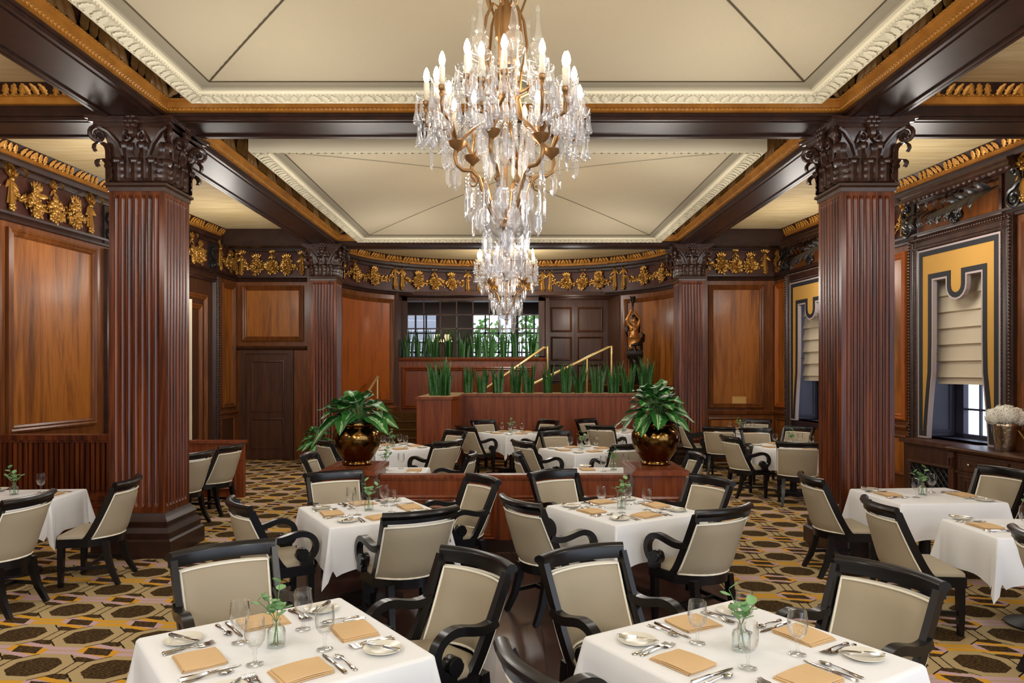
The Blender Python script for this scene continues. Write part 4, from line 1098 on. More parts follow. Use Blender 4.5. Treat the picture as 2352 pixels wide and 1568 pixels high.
def potted(name, loc, label, leaves, potprof, potm, soil_r, soil_z, seed, arr):
    rnd = random.Random(seed); t = thing(name, label, 'plant', loc)
    mb = MB(); mb.lathe(potprof, 40); obj('pot', mb, potm, t, 50)
    mb = MB(); mb.lathe([(0, soil_z+.015), (soil_r*.7, soil_z+.012), (soil_r, soil_z)], 20)
    for q in range(60):
        a = rnd.uniform(0, 6.3); d = sqrt(rnd.random())*soil_r*.9; mb.ball((d*cos(a), d*sin(a), soil_z+.012), rnd.uniform(.006, .014), 4, 3)
    obj('soil', mb, 'soil', t)
    for az, el, L, w, hgt, dr, d0 in arr:
        az = radians(az); base = Vector((.04*cos(az+1), .04*sin(az+1), soil_z)); tip = Vector((d0*cos(az), d0*sin(az), hgt))
        mb = blade(rnd, L, w, dr, sin(radians(el)))
        T = Matrix.Translation(tip) @ Matrix.Rotation(az-pi/2, 4, 'Z') @ Matrix.Rotation(rnd.uniform(-.35, .35), 4, 'Y')
        mb.v = [tuple(T @ Vector(p)) for p in mb.v]
        lf = obj('leaf', mb, 'leaf', t, 180)
        st = MB(); st.tube([base, base.lerp(tip, .5)+Vector((0, 0, .03)), tip], [.011, .009, .006], 6); obj('stalk', st, 'stem', lf)
    return t
POT = [(0, 0), (.155, 0), (.165, .012), (.16, .03), (.15, .04), (.16, .055), (.205, .12), (.245, .20), (.262, .27), (.258, .33), (.235, .375), (.205, .40), (.20, .41), (.215, .42), (.222, .435), (.215, .455), (.20, .46), (.195, .45), (.19, .42)]
def arr_for(seed, n, R, h0, h1, L0, L1, w0, w1):
    rnd = random.Random(seed); out = []
    for i in range(n):
        f = (i+.5)/n; az = i*137.5+rnd.uniform(-15, 15)
        el = 52-70*f+rnd.uniform(-8, 8); h = h1+(h0-h1)*f+rnd.uniform(-.02, .02); L = rnd.uniform(L0, L1)*(.8+.25*f)
        out.append((az, el, L, rnd.uniform(w0, w1), h, rnd.uniform(.25, .6), R*(.15+.75*f)))
    return out
potted('potted_dieffenbachia', (-1.70, 7.84, .889), 'leafy green plant in a round brass pot on the left pedestal', 0, POT, 'pot', .19, .44, 3, arr_for(11, 34, .24, .50, .68, .30, .38, .21, .27))
potted('potted_dieffenbachia', (1.575, 7.84, .889), 'leafy green plant in a round brass pot on the right pedestal', 0, POT, 'pot', .19, .44, 4, arr_for(23, 44, .20, .50, .80, .26, .34, .19, .25))
P2 = [(0, 0), (.13, 0), (.15, .03), (.21, .16), (.235, .30), (.22, .40), (.19, .42), (.18, .38)]
potted('potted_dieffenbachia', (-3.80, 13.95, 0), 'small leafy plant in a satin gold pot at the foot of the far left column', 0, P2, 'goldpot', .18, .38, 6, arr_for(31, 24, .2, .46, .72, .26, .36, .16, .22))

# ================================================================ benches and booths at the left
t = thing('slatted_bench', 'dark mahogany slatted back bench against the left wall', 'bench', (-5.5, 8.4, 0))
mb = MB(); mb.box(-.9, 1.0, .24, .30, .40, 1.12); obj('back_board', mb, 'mahog', t)
mb = MB()
for i in range(30):
    x = -.86+i*.062; mb.box(x, x+.042, .175, .24, .47, 1.08)
obj('slats', mb, 'mahog', t)
mb = MB(); mb.box(-.95, 1.02, .13, .34, 1.08, 1.14); mb.box(-.93, 1.01, .15, .32, 1.05, 1.08); obj('top_rail', mb, 'mahog', t)
mb = MB(); mb.box(-.95, .92, -.24, .30, .43, .48); mb.box(-.93, .90, -.20, .28, .0, .43); mframe(mb, Flat((-.93, -.20), (1, 0), (0, -1)), 1.25, 1.78, .08, .38, [(0, 0), (0, .02), (.03, .02), (.04, .004)]); obj('seat', mb, 'mahog', t)
t = thing('booth_panel', 'low red mahogany booth panel behind two taupe chairs, right of the left column', 'partition', (-5.0, 10.8, 0))
mb = MB(); mb.box(-1.0, .95, -.04, .06, 0, .82); obj('body', mb, 'redwood', t)
mb = MB(); mb.box(-1.02, .97, -.07, .09, .82, .86); obj('top_rail', mb, 'redwood', t)
mb = MB(); mframe(mb, Flat((-1.0, -.04), (1, 0), (0, -1)), .1, 1.85, .12, .52, [(0, 0), (0, .02), (.02, .03), (.04, .015), (.05, .005)]); mb.box(-1.0, .95, -.055, -.04, .57, .60); obj('panel_moulding', mb, 'redwood', t, 30)

# ================================================================ sideboard, vase
def sideboard():
    u0, u1 = yu(6.6), yu(9.35); o = RW(u0, 0, 0)
    t = thing('sideboard', 'dark wood sideboard with drawers and knobs under the right window', 'cabinet', o)
    def part(nm, mb, m, p=t, s=30):
        mb.v = [tuple(Vector(q)-o) for q in mb.v]; return obj(nm, mb, m, p, s)
    mb = MB(); mbox(mb, RW, u0, u1, 0, .86, .02, .50); part('body', mb, 'door')
    mb = MB(); mband(mb, RW, u0-.03, u1+.04, [(.86, .0), (.86, .52), (.88, .55), (.91, .56), (.925, .54), (.93, .5), (.93, -.02)]); part('top', mb, 'door')
    L = (u1-u0)
    for i in range(3):
        a = u0+.12+i*(L-.24)/3; b = a+(L-.24)/3-.04
        mb = MB(); mbox(mb, RW, a, b, .64, .82, .50, .52); mframe(mb, RW, a+.01, b-.01, .65, .81, [(0, .52), (.0, .525), (.015, .528), (.02, .52)]); d = part('drawer', mb, 'door')
        for x in (.25, .75):
            k = MB(); c = RW(a+(b-a)*x, .73, .54)-o; k.ball(c, .018, 8, 6); k.tube([RW(a+(b-a)*x, .73, .52)-o, c], .008, 6); obj('knob', k, 'silver', d, 60)
        mb = MB(); mframe(mb, RW, a, b, .10, .60, [(0, .50), (0, .525), (.04, .53), (.05, .51), (.09, .515), (.10, .505)]); part('door', mb, 'door')
    mb = MB(); mbox(mb, RW, u1-.10, u1+.0, 0, .86, .5, .54); mframe(mb, RW, u1-.09, u1-.01, .66, .80, [(0, .54), (0, .56), (.015, .56), (.02, .545)]); part('corner_post', mb, 'door')
    mb = MB(); mband(mb, RW, u0, u1, [(.60, .50), (.605, .53), (.63, .53), (.64, .50)]); mband(mb, RW, u0, u1, [(0, .5), (0, .54), (.08, .54), (.10, .5)]); part('rails', mb, 'door')
    u2, u3 = u1+.05, yu(10.66); o2 = o
    t2 = thing('radiator_cabinet', 'dark radiator cabinet with black lattice grille beside the sideboard', 'cabinet', o)
    mb = MB(); mbox(mb, RW, u2, u3, 0, .86, .02, .24); mbox(mb, RW, u2, u3, .86, .92, -.02, .32); part('body', mb, 'door', t2)
    mb = MB(); mframe(mb, RW, u2+.08, u3-.12, .12, .62, [(0, .24), (0, .27), (.03, .28), (.05, .25)]); part('grille_frame', mb, 'door', t2)
    mb = MB(); mbox(mb, RW, u2+.13, u3-.17, .17, .57, .235, .243); part('grille_back', mb, 'iron', t2)
    mb = MB(); W_ = u3-u2-.30; H = .40
    for sg in (-1, 1):
        for i in range(-4, 16):
            pts = []
            for q in range(41):
                f = q/40; x = i*.11+sg*f*H*1.0+(H if sg < 0 else 0); z = f*H
                if 0 <= x <= W_: pts.append(RW(u2+.13+x, .17+z, .255+.004*sg))
            if len(pts) > 2: mb.tube(pts, .009, 5)
    part('grille', mb, 'iron', t2)
sideboard()
vt = thing('flower_vase', 'hammered silver vase of white hydrangeas on the sideboard', 'vase', (6.02, 8.72, .93))
mb = MB(); mb.lathe([(0, 0), (.105, 0), (.11, .01), (.118, .10), (.132, .20), (.14, .30), (.142, .335), (.138, .34), (.134, .33), (.128, .2), (.0, .1)], 32); obj('vase', mb, 'hsilver', vt, 60)
rnd = random.Random(8)
for i, (dx, dy, dz, r) in enumerate(((-.13, .0, .42, .10), (.0, -.06, .44, .115), (.03, .08, .45, .11), (.14, -.02, .42, .11), (.20, .06, .40, .09))):
    mb = MB()
    for q in range(110):
        v = Vector((rnd.gauss(0, 1), rnd.gauss(0, 1), rnd.gauss(0, 1))).normalized()
        n = v; x = n.orthogonal().normalized(); y = n.cross(x); T = frame_T(Vector((dx, dy, dz))+v*r*rnd.uniform(.88, 1.04), x, y, n)
        for k in range(4):
            a = k*pi/2+q; mb.add([(0, 0, .004), (.022*cos(a-.5), .022*sin(a-.5), .006), (.032*cos(a), .032*sin(a), .0), (.022*cos(a+.5), .022*sin(a+.5), .006)], [(0, 1, 2, 3)], T)
    mb.ball((dx, dy, dz), r*.86, 10, 8)
    b = obj('bloom', mb, 'hydrangea', vt, 0)
    s = MB(); s.tube([(dx*.3, dy*.3, .30), (dx*.8, dy*.8, dz-.05)], .006, 5); obj('stem', s, 'stem', b)
mb = MB()
for q in range(8): sleaf(mb, R3((.08*cos(q), .08*sin(q), .34), 1.0, 0, q*.8), .07, .13)
obj('leaves', mb, 'stem', vt, 60)
mb = MB(); mb.tube([(.07, -.125, .26), (.10, -.145, .20), (.12, -.15, .16)], .004, 5); mb.tube([(.08, -.125, .26), (.13, -.14, .18), (.14, -.145, .13)], .004, 5); obj('raffia_tie', mb, 'ochre', vt)
# ================================================================ chairs
def chair_proto(arm):
    nm = 'dining_armchair' if arm else 'dining_chair'
    t = thing(nm, 'x', 'chair')
    yend = lambda v: -.08-.225*max(v, 0)**.85-.4*min(v, 0)
    ymid = lambda v: -.27-.105*max(v, 0)**1.1
    wid = lambda v: .262+.016*v
    def B(u, v, n=0):        # point on the curved back, n outward (rear)
        a = abs(u)
        def P(u, v): return Vector((wid(v)*u, ymid(v)+(yend(v)-ymid(v))*abs(u)**2.2, .425+.44*v))
        p = P(u, v)
        if n:
            du = P(min(1, u+.02), v)-P(max(-1, u-.02), v); dv = P(u, v+.02)-P(u, v-.02 if v > .02 else v)
            k = du.cross(dv).normalized(); 
            if k.y > 0: k = -k
            p = p+k*n
        return p
    for s in (-1, 1):
        mb = MB(); mb.bar([B(s, v/12-.06, 0)+Vector((-s*.012, .01, 0)) for v in range(14)], (0, 1, -.25), .055, .034); obj('stile', mb, 'black', t, 30)
    def pad(n0, bul, v0, v1, um):
        mb = MB()
        def fn(u, v):
            e = (1-(2*u-1)**6)*(1-(2*v-1)**6)
            return B((2*u-1)*um, v0+(v1-v0)*v, n0+bul*e)
        return mb.grid(fn, 14, 10)
    obj('back_panel', pad(.012, .018, .015, .89, .94), 'taupe', t, 60)
    obj('backrest', pad(-.010, -.028, .02, .87, .87), 'taupe', t, 60)
    def loop(n, v0, v1, um):
        c = .05; pts = []
        for i in range(9): pts.append(B(-um+2*um*i/8, v0, n))
        for i in range(1, 8): pts.append(B(um, v0+(v1-v0)*i/8, n))
        for i in range(9): pts.append(B(um-2*um*i/8, v1, n))
        for i in range(1, 9): pts.append(B(-um, v1-(v1-v0)*i/8, n))
        return pts
    mb = MB(); mb.tube(loop(.014, .01, .895, .95), .0075, 6); mb.tube(loop(-.014, .03, .875, .87), .0075, 6)
    obj('piping', mb, 'pipe', t, 180)
    # rail with a scroll rolled to the rear
    prof = [(-.022, .84), (-.022, .900), (-.016, .914), (.0, .924), (.018, .922), (.034, .912), (.040, .897), (.034, .884), (.022, .879), (.014, .868), (.014, .84)]
    mb = MB(); k = len(prof); n = 18
    for i in range(n+1):
        u = -1.02+2.04*i/n; uu = max(-1, min(1, u)); b = B(uu, 1); e = .02
        tx = (B(min(1, uu+e), 1)-B(max(-1, uu-e), 1)).normalized(); nr = Vector((tx.y, -tx.x, 0)).normalized()
        if nr.y > 0: nr = -nr
        for d, z in prof: mb.v.append(tuple(Vector((b.x+(u-uu)*.26, b.y, 0))+nr*d+Vector((0, 0, z))))
    mb.f = [(i*k+q, i*k+(q+1) % k, (i+1)*k+(q+1) % k, (i+1)*k+q) for i in range(n) for q in range(k)]+[tuple(range(k))[::-1], tuple(n*k+q for q in range(k))]
    obj('top_rail', mb, 'black', t, 35)
    out = [(-.27, .175), (-.268, 0)]+[(B(-1+2*i/12, 0, .012).x, B(-1+2*i/12, 0, .012).y) for i in range(13)]+[(.268, 0), (.27, .175)]
    mb = MB(); mb.prism(out, .352, .428); obj('seat_frame', mb, 'black', t, 30)
    mb = MB(); c = Vector((0, .0)); vs = []; n = len(out)
    ins = [(p[0]*.955, max(p[1]*.97, -.215)+(.03 if p[1] < 0 else 0)) for p in out]
    rings = [(1, .428), (1.0, .448), (.95, .463), (.8, .474), (.45, .484), (.0, .487)]
    for s, z in rings:
        for p in ins: vs.append((p[0]*s, p[1]*s, z))
    fs = [(j*n+i, j*n+(i+1) % n, (j+1)*n+(i+1) % n, (j+1)*n+i) for j in range(len(rings)-1) for i in range(n)]
    obj('seat', mb.add(vs, fs), 'taupe', t, 60)
    for s in (-1, 1):
        mb = MB(); mb.bar([(s*.235, .145, .36), (s*.233, .148, .18), (s*.228, .152, 0)], (1, 0, 0), [.05, .046, .034], [.05, .046, .034]); obj('leg', mb, 'black', t, 30)
    for s in (-1, 1):
        mb = MB(); mb.bar([(s*.185, -.20, .38), (s*.188, -.215, .26), (s*.195, -.25, .13), (s*.21, -.315, 0)], (1, 0, 0), [.05, .048, .042, .034], [.055, .05, .045, .036]); obj('leg', mb, 'black', t, 30)
    mb = MB()
    for s in (-1, 1): mb.bar([(s*.232, .15, .16), (s*.19, -.235, .16)], (1, 0, 0), .02, .03)
    mb.bar([(-.21, -.04, .16), (.21, -.04, .16)], (0, 1, 0), .02, .03)
    obj('stretcher', mb, 'black', t, 30)
    if arm:
        for s in (-1, 1):
            pts = [(-.215, .655), (-.17, .642), (-.11, .640), (-.05, .652), (.01, .668), (.06, .674), (.11, .664), (.15, .636), (.172, .595), (.172, .55), (.152, .508), (.115, .483), (.075, .480), (.045, .500), (.040, .525)]
            fine = []
            for i in range(len(pts)-1):
                p0, p1, p2, p3 = (Vector(pts[max(0, min(len(pts)-1, i+k))]) for k in (-1, 0, 1, 2))
                for q in range(4):
                    f = q/4; fine.append(.5*((2*p1)+(p2-p0)*f+(2*p0-5*p1+4*p2-p3)*f*f+(3*p1-p0-3*p2+p3)*f**3))
            fine.append(Vector(pts[-1])); mb = MB(); n = len(fine)
            mb.bar([(s*(.262+.018*min(1, i/16)), p.x, p.y) for i, p in enumerate(fine)], (1, 0, 0), .052, [.046-.006*i/n for i in range(n)])
            T = Matrix.Translation((s*.280, .072, .522)) @ Matrix.Rotation(pi/2, 4, 'Y')
            mb.lathe([(0, -.034), (.040, -.034), (.044, -.028), (.044, .028), (.040, .034), (0, .034)], 18, T=T)
            mb.box(s*.28-.024, s*.28+.024, .06, .15, .425, .49)
            obj('arm', mb, 'black', t, 35)
    return t
ARM, SIDE = chair_proto(True), chair_proto(False)
used = set()
A, B_ = 'armchairs around the tables', 'armless chairs around the tables'
CH = [
 (-1.61, 4.00, -54, 1, 'taupe armchair at the far left side of the front left table, facing the camera'),
 (-.20, 3.81, -136, 1, 'taupe armchair at the far right side of the front left table, beside the plank aisle'),
 (.39, 3.93, -58, 1, 'taupe armchair at the far left side of the front right table'),
 (1.87, 3.57, -150, 1, 'taupe armchair at the far right side of the front right table, on the patterned carpet'),
 (.115, 2.385, 32, 1, 'dark curved chair rail cut off at the bottom edge beside the front right table'),
 (-1.73, 6.97, -61, 1, 'taupe armchair at the middle left table, right before the left pedestal'),
 (-.28, 6.64, -147, 1, 'taupe armchair at the middle left table, before the middle of the low partition'),
 (-.65, 5.07, 122, 1, 'taupe armchair turned away from the camera at the near right of the middle left table'),
 (-2.06, 5.43, 33, 1, 'taupe armchair at the near left of the middle left table, both scrolled arms showing'),
 (.41, 7.02, -58, 1, 'taupe armchair at the middle right table, before the right part of the low partition'),
 (1.84, 6.62, -153, 1, 'taupe armchair at the middle right table, just right of the right pedestal'),
 (.07, 5.49, 31, 1, 'taupe armchair turned away at the near left of the middle right table, by plank aisle'),
 (1.53, 5.17, 123, 1, 'taupe armchair turned away at the near right of the middle right table'),
 (2.84, 6.76, -3, 0, 'armless taupe chair at the foot of the right column, facing the table there'),
 (4.98, 7.24, 196, 0, 'armless taupe chair standing in front of the sideboard'),
 (2.79, 5.41, -5, 0, 'armless taupe chair at the table on the right edge, its whole seat showing'),
 (3.22, 4.32, -2, 0, 'armless taupe chair cut off by the right edge of the photo'),
 (-3.55, 6.58, 189, 0, 'armless taupe chair before the left column, at the slatted bench table'),
 (-3.86, 5.70, 178, 0, 'armless taupe chair cut off by the left edge of the photo'),
 (-3.77, 9.57, 170, 0, 'armless taupe chair by the booth panel, farther of two behind the left column'),
 (-3.84, 8.80, 174, 0, 'armless taupe chair half hidden by the left column, nearer of two there'),
 (-2.42, 8.55, 0, 1, 'taupe chair just left of the left pedestal, seen side on'),
 (-.51, 8.66, 180, 1, 'taupe chair whose narrow side shows above the low partition, left one'),
 (.10, 8.61, 0, 1, 'taupe chair whose narrow side shows above the low partition, right one'),
 (2.19, 8.53, 180, 1, 'taupe chair side on behind the right pedestal and armchair'),
 (-.92, 10.17, 140, 1, 'taupe armchair turned away at the table beside the stairs'),
 (-.94, 11.91, 220, 1, 'taupe armchair facing forward at the far right of the table beside the stairs'),
 (-2.74, 10.36, 35, 1, 'taupe armchair peeking out left of the left brass pot'),
 (.15, 10.14, 30, 1, 'taupe armchair turned away at the left of the table behind the partition'),
 (.70, 11.75, -62, 1, 'taupe armchair facing forward at the far left of the table behind the partition'),
 (1.59, 9.74, 118, 1, 'taupe armchair turned away just left of the right brass pot'),
 (1.61, 13.06, 56, 1, 'taupe armchair turned away at the table behind the right brass pot'),
 (1.53, 14.80, -52, 1, 'taupe armchair facing forward against the long planter, left of the right brass pot'),
 (2.82, 14.82, -125, 1, 'taupe armchair mostly hidden behind the right brass pot leaves'),
 (-.58, 14.46, -55, 1, 'taupe armchair facing forward against the planter at the far left of its table'),
 (.74, 14.5, -140, 1, 'taupe armchair facing forward against the planter at the far right of its table'),
 (-.84, 12.88, 40, 1, 'taupe armchair with scrolled arm at the near left of the table by the planter'),
 (.70, 12.80, 134, 1, 'taupe armchair turned away at the near right of the table by the planter'),
 (3.32, 10.88, 10, 1, 'taupe armchair with scrolled arm at the left of the nearer round table'),
 (4.00, 9.98, 72, 0, 'taupe chair turned away at the front of the nearer round table, by the right column'),
 (4.24, 12.41, -86, 1, 'taupe armchair facing forward between the two round tables'),
 (5.12, 12.75, -140, 0, 'taupe chair in the corner below the farther right window'),
 (3.68, 12.70, 60, 1, 'taupe armchair turned away at the near left of the farther round table'),
 (5.0, 14.62, -118, 1, 'taupe chair at the back of the farther round table, against the panelled wall'),
 (3.36, 14.08, -14, 1, 'taupe armchair facing right just right of the right brass pot'),
]
for x, y, f, arm, lab in CH:
    f = radians(f); p = ARM if arm else SIDE
    loc = (x+.31*cos(f), y+.31*sin(f), .004 if y < 7.4 and -2 < x < 1.8 else 0)
    if p.name not in used:
        used.add(p.name); p.location = loc; p.rotation_euler = (0, 0, f-pi/2); p['label'] = lab; p['group'] = A if arm else B_
    else: dup(p, loc, f-pi/2, lab, A if arm else B_)
# ================================================================ tables and cloths
HT = .735
def table(x, y, hx, hy, rot, name, rnd_=False, seed=0):
    t = thing('dining_table', 'dark pedestal table under the cloth of %s' % name, 'table', (x, y, 0), rot)
    mb = MB()
    if rnd_: mb.lathe([(0, .69), (hx-.02, .69), (hx-.02, .722), (0, .722)], 32)
    else: mb.box(-hx+.015, hx-.015, -hy+.015, hy-.015, .69, .722)
    obj('table_top', mb, 'black', t)
    mb = MB(); mb.lathe([(.05, .02), (.05, .69)], 14, cap=True); obj('pedestal', mb, 'iron', t)
    mb = MB(); r = min(.27, min(hx, hy)-.12); mb.lathe([(0, .008), (r, .008), (r, .02), (r*.7, .035), (.06, .06), (0, .06)], 24); obj('foot', mb, 'iron', t)
    rnd = random.Random(seed); mb = MB(); drop = .32; per = []
    if rnd_:
        for i in range(120):
            a = 2*pi*i/120; w = sin(a*9+seed)+.5*sin(a*14+1); per.append((cos(a)*hx, sin(a)*hx, cos(a), sin(a), .03+.018*w, drop+.01*sin(a*4)))
    else:
        cs = [(hx, hy), (-hx, hy), (-hx, -hy), (hx, -hy)]; cr = .02
        for k in range(4):
            cx, cyy = cs[k]; nx, ny = cs[(k+1) % 4]; sx, sy = (1 if cx > 0 else -1), (1 if cyy > 0 else -1)
            a0 = math.atan2(sy, sx)-pi/4
            for q in range(7):
                a = a0+pi/2*q/6; c = abs(q-3)/3; e = math.exp(-(c/.45)**2)
                per.append((cx-sx*cr+cr*cos(a), cyy-sy*cr+cr*sin(a), cos(a), sin(a), .012+.11*e, drop+.12*e))
            L = 2*(hx if abs(nx-cx) > .01 else hy); d0 = Vector((nx-cx, ny-cyy)).normalized(); nrm = Vector((d0.y, -d0.x)) ; n2 = 22
            ph = rnd.uniform(0, 6)
            for q in range(1, n2):
                f = q/n2; x_ = cx+(nx-cx)*f; y_ = cyy+(ny-cyy)*f; dc = min(f, 1-f)*L
                o = .012-.012*math.exp(-((dc-.08)/.04)**2)+.012*sin(f*9+ph)*min(1, dc*4)+.03*math.exp(-(dc/.04)**2)
                per.append((x_, y_, nrm.x, nrm.y, o, drop+.05*math.exp(-(dc/.12)**2)+.004*sin(f*11+ph)))
    n = len(per)
    lev = [(-.018, .735, 0), (-.006, .7335, 0), (.001, .728, 0), (.004, .718, .02), (.006, .64, .25), (.006, .56, .5), (.006, .48, .75), (.006, 0, 1)]
    vs = []
    for off, z, f in lev:
        for px, py, nx, ny, o, d in per:
            vs.append((px+nx*(off+o*f**1.1), py+ny*(off+o*f**1.1), z if f < .02 else HT-.005-(d-.005)*f))
    fs = [(j*n+i, j*n+(i+1) % n, (j+1)*n+(i+1) % n, (j+1)*n+i) for j in range(len(lev)-1) for i in range(n)]
    fs.append(tuple(range(n)))
    c = obj('tablecloth', mb.add(vs, fs), 'cloth', None, 60, (x, y, 0)); c.rotation_euler = (0, 0, rot)
    tag(c, 'white tablecloth on %s' % name, 'tablecloth', 'white tablecloths')
# ---------------------------------------------------------------- tableware prototypes
def goblet():
    mb = MB(); mb.lathe([(0, .003), (.030, .003), (.034, .001), (.034, .005), (.012, .011), (.006, .02), (.0055, .04), (.009, .048), (.006, .056), (.010, .066), (.026, .078), (.037, .098), (.041, .122), (.040, .150), (.036, .184), (.0345, .1845), (.0385, .150), (.0395, .122), (.035, .10), (.022, .081), (.0, .074)], 24)
    return tag(obj('water_goblet', mb, 'glass', None, 60), 'x', 'glass')
def plate():
    mb = MB(); mb.lathe([(0, .006), (.045, .006), (.05, .007), (.078, .016), (.081, .017), (.081, .014), (.055, .003), (.045, .0), (0, .0)], 36)
    return tag(obj('bread_plate', mb, 'china', None, 50), 'x', 'plate')
def napkin():
    mb = MB(); rnd = random.Random(2)
    for k, (dx, w, z) in enumerate(((.0, .20, .0), (.003, .197, .0045), (.010, .19, .009))):
        def fn(u, v):
            a = (u-.5)*w; b = (v-.5)*(.165-.004*k)
            return (a+dx, b, z+.0045+.004*sin(u*3)*(k/2)+.0015*sin(v*5+u*2))
        def fb(u, v):
            p = fn(u, v); return (p[0], p[1], p[2]-.0042)
        mb.grid(fn, 8, 8); mb.grid(fb, 8, 8)
        for s in range(4):
            def fe(u, v):
                q = {0: (u, 0), 1: (1, u), 2: (u, 1), 3: (0, u)}[s]; p, b = fn(*q), fb(*q)
                o = .003*sin(pi*v); ox = {1: o, 3: -o}.get(s, 0); oy = {0: -o, 2: o}.get(s, 0)
                return (p[0]+(b[0]-p[0])*v+ox, p[1]+oy, p[2]+(b[2]-p[2])*v)
            mb.grid(fe, 8, 3)
    mb.box(.02, .022, -.08, .08, .0155, .0165)
    return tag(obj('napkin', mb, 'napkin', None, 50), 'x', 'napkin')
def flatware(kind):
    mb = MB()
    def strip(pts):      # (y, halfwidth, z, thickness)
        k = len(pts); vs = []
        for y, w, z, th in pts: vs += [(-w, y, z), (-w*.6, y, z+th), (w*.6, y, z+th), (w, y, z)]
        fs = [(4*i+q, 4*i+(q+1) % 4, 4*i+4+(q+1) % 4, 4*i+4+q) for i in range(k-1) for q in range(4)]+[(3, 2, 1, 0), tuple(4*(k-1)+q for q in range(4))]
        mb.add(vs, fs)
    handle = [(-.10, .004, .002, .003), (-.096, .009, .002, .004), (-.08, .0105, .002, .004), (-.05, .006, .004, .004), (-.01, .0035, .008, .003), (.02, .0032, .009, .003)]
    if kind == 'fork':
        strip(handle+[(.035, .006, .007, .002), (.045, .011, .004, .002), (.062, .0125, .003, .002)])
        for x in (-.0105, -.0035, .0035, .0105): mb.bar([(x, .060, .004), (x, .085, .004), (x*.95, .105, .009)], (1, 0, 0), [.004, .0038, .002], .002)
    elif kind == 'spoon':
        strip(handle[:-1]+[(.03, .003, .009, .003)])
        mb.grid(lambda u, v: ((.018*sin(pi*(.04+.95*v)**.8))*(2*u-1), .028+.062*v, .003+.004*(2*u-1)**2+.003*abs(2*v-1)), 6, 10)
    else:
        s = 1 if kind == 'knife' else .78
        strip([(-.11*s, .006, .001, .006), (-.10*s, .0095, .001, .008), (-.05*s, .0085, .001, .008), (-.01*s, .0075, .002, .007), (.0, .004, .003, .005), (.008, .0085, .004, .002), (.06*s, .0095, .004, .002), (.10*s, .008, .004, .002), (.122*s, .002, .004, .001)])
    return tag(obj({'bknife': 'butter_knife', 'knife': 'table_knife', 'fork': 'fork', 'spoon': 'spoon'}[kind], mb, 'silver', None, 50), 'x', {'bknife': 'knife', 'knife': 'knife'}.get(kind, kind))
def vase():
    t = thing('bud_vase', 'x', 'vase')
    mb = MB(); mb.lathe([(0, .004), (.034, .004), (.037, .0), (.038, .006), (.038, .066), (.032, .080), (.017, .090), (.0155, .108), (.019, .114), (.0165, .114), (.0135, .107), (.015, .091), (.030, .078), (.0355, .065), (.0355, .012), (0, .010)], 24); obj('bottle', mb, 'vaseglass', t, 60)
    st = MB(); lf = MB(); rnd = random.Random(12)
    for a, h, l in ((.3, .25, .05), (2.4, .205, .075), (4.4, .185, .06), (1.2, .19, .07)):
        pts = [(.012*cos(a+2), .012*sin(a+2), .012), (.0, 0, .10), (l*.5*cos(a), l*.5*sin(a), .10+(h-.1)*.6), (l*cos(a), l*sin(a), h)]
        st.tube(pts, .0018, 5)
        for k in range(5):
            f = .35+.65*k/4; i = min(2, int(f*3)); p = Vector(pts[i]).lerp(Vector(pts[i+1]), f*3-i if i < 3 else 1); 
            if p.z < .118: continue
            T = Matrix.Translation(p) @ Matrix.Rotation(a+(-1)**k*1.3+rnd.uniform(-.3, .3), 4, 'Z') @ Matrix.Rotation(rnd.uniform(-.1, .9), 4, 'X')
            def fn(u, v):
                x = 2*u-1; e = sin(pi*min(1, .03+.97*v))**.6
                return (x*.022*e, .006+v*.045, .004*x*x)
            lf.grid(fn, 4, 6, T=T)
    obj('stem', st, 'stem', t, 60); obj('leaves', lf, 'euc', t, 60)
    return t
PROTO = {'goblet': goblet(), 'plate': plate(), 'napkin': napkin(), 'fork': flatware('fork'), 'knife': flatware('knife'), 'spoon': flatware('spoon'), 'bknife': flatware('bknife'), 'vase': vase()}
firstuse = set()
def put(kind, x, y, z, rz, label, group, tilt=None):
    p = PROTO[kind]; r = (0, 0, rz) if not tilt else (tilt[0], tilt[1], rz)
    if kind not in firstuse:
        firstuse.add(kind); p.location = (x, y, z); p.rotation_euler = r; p['label'] = label; p['group'] = group
        return p
    return dup(p, (x, y, z), r, label, group)
def side_name(a):
    a = a % 360
    return 'far right' if a < 80 else 'far' if a < 100 else 'far left' if a < 170 else 'left' if a < 190 else 'near left' if a < 260 else 'near' if a < 280 else 'near right' if a < 350 else 'right'
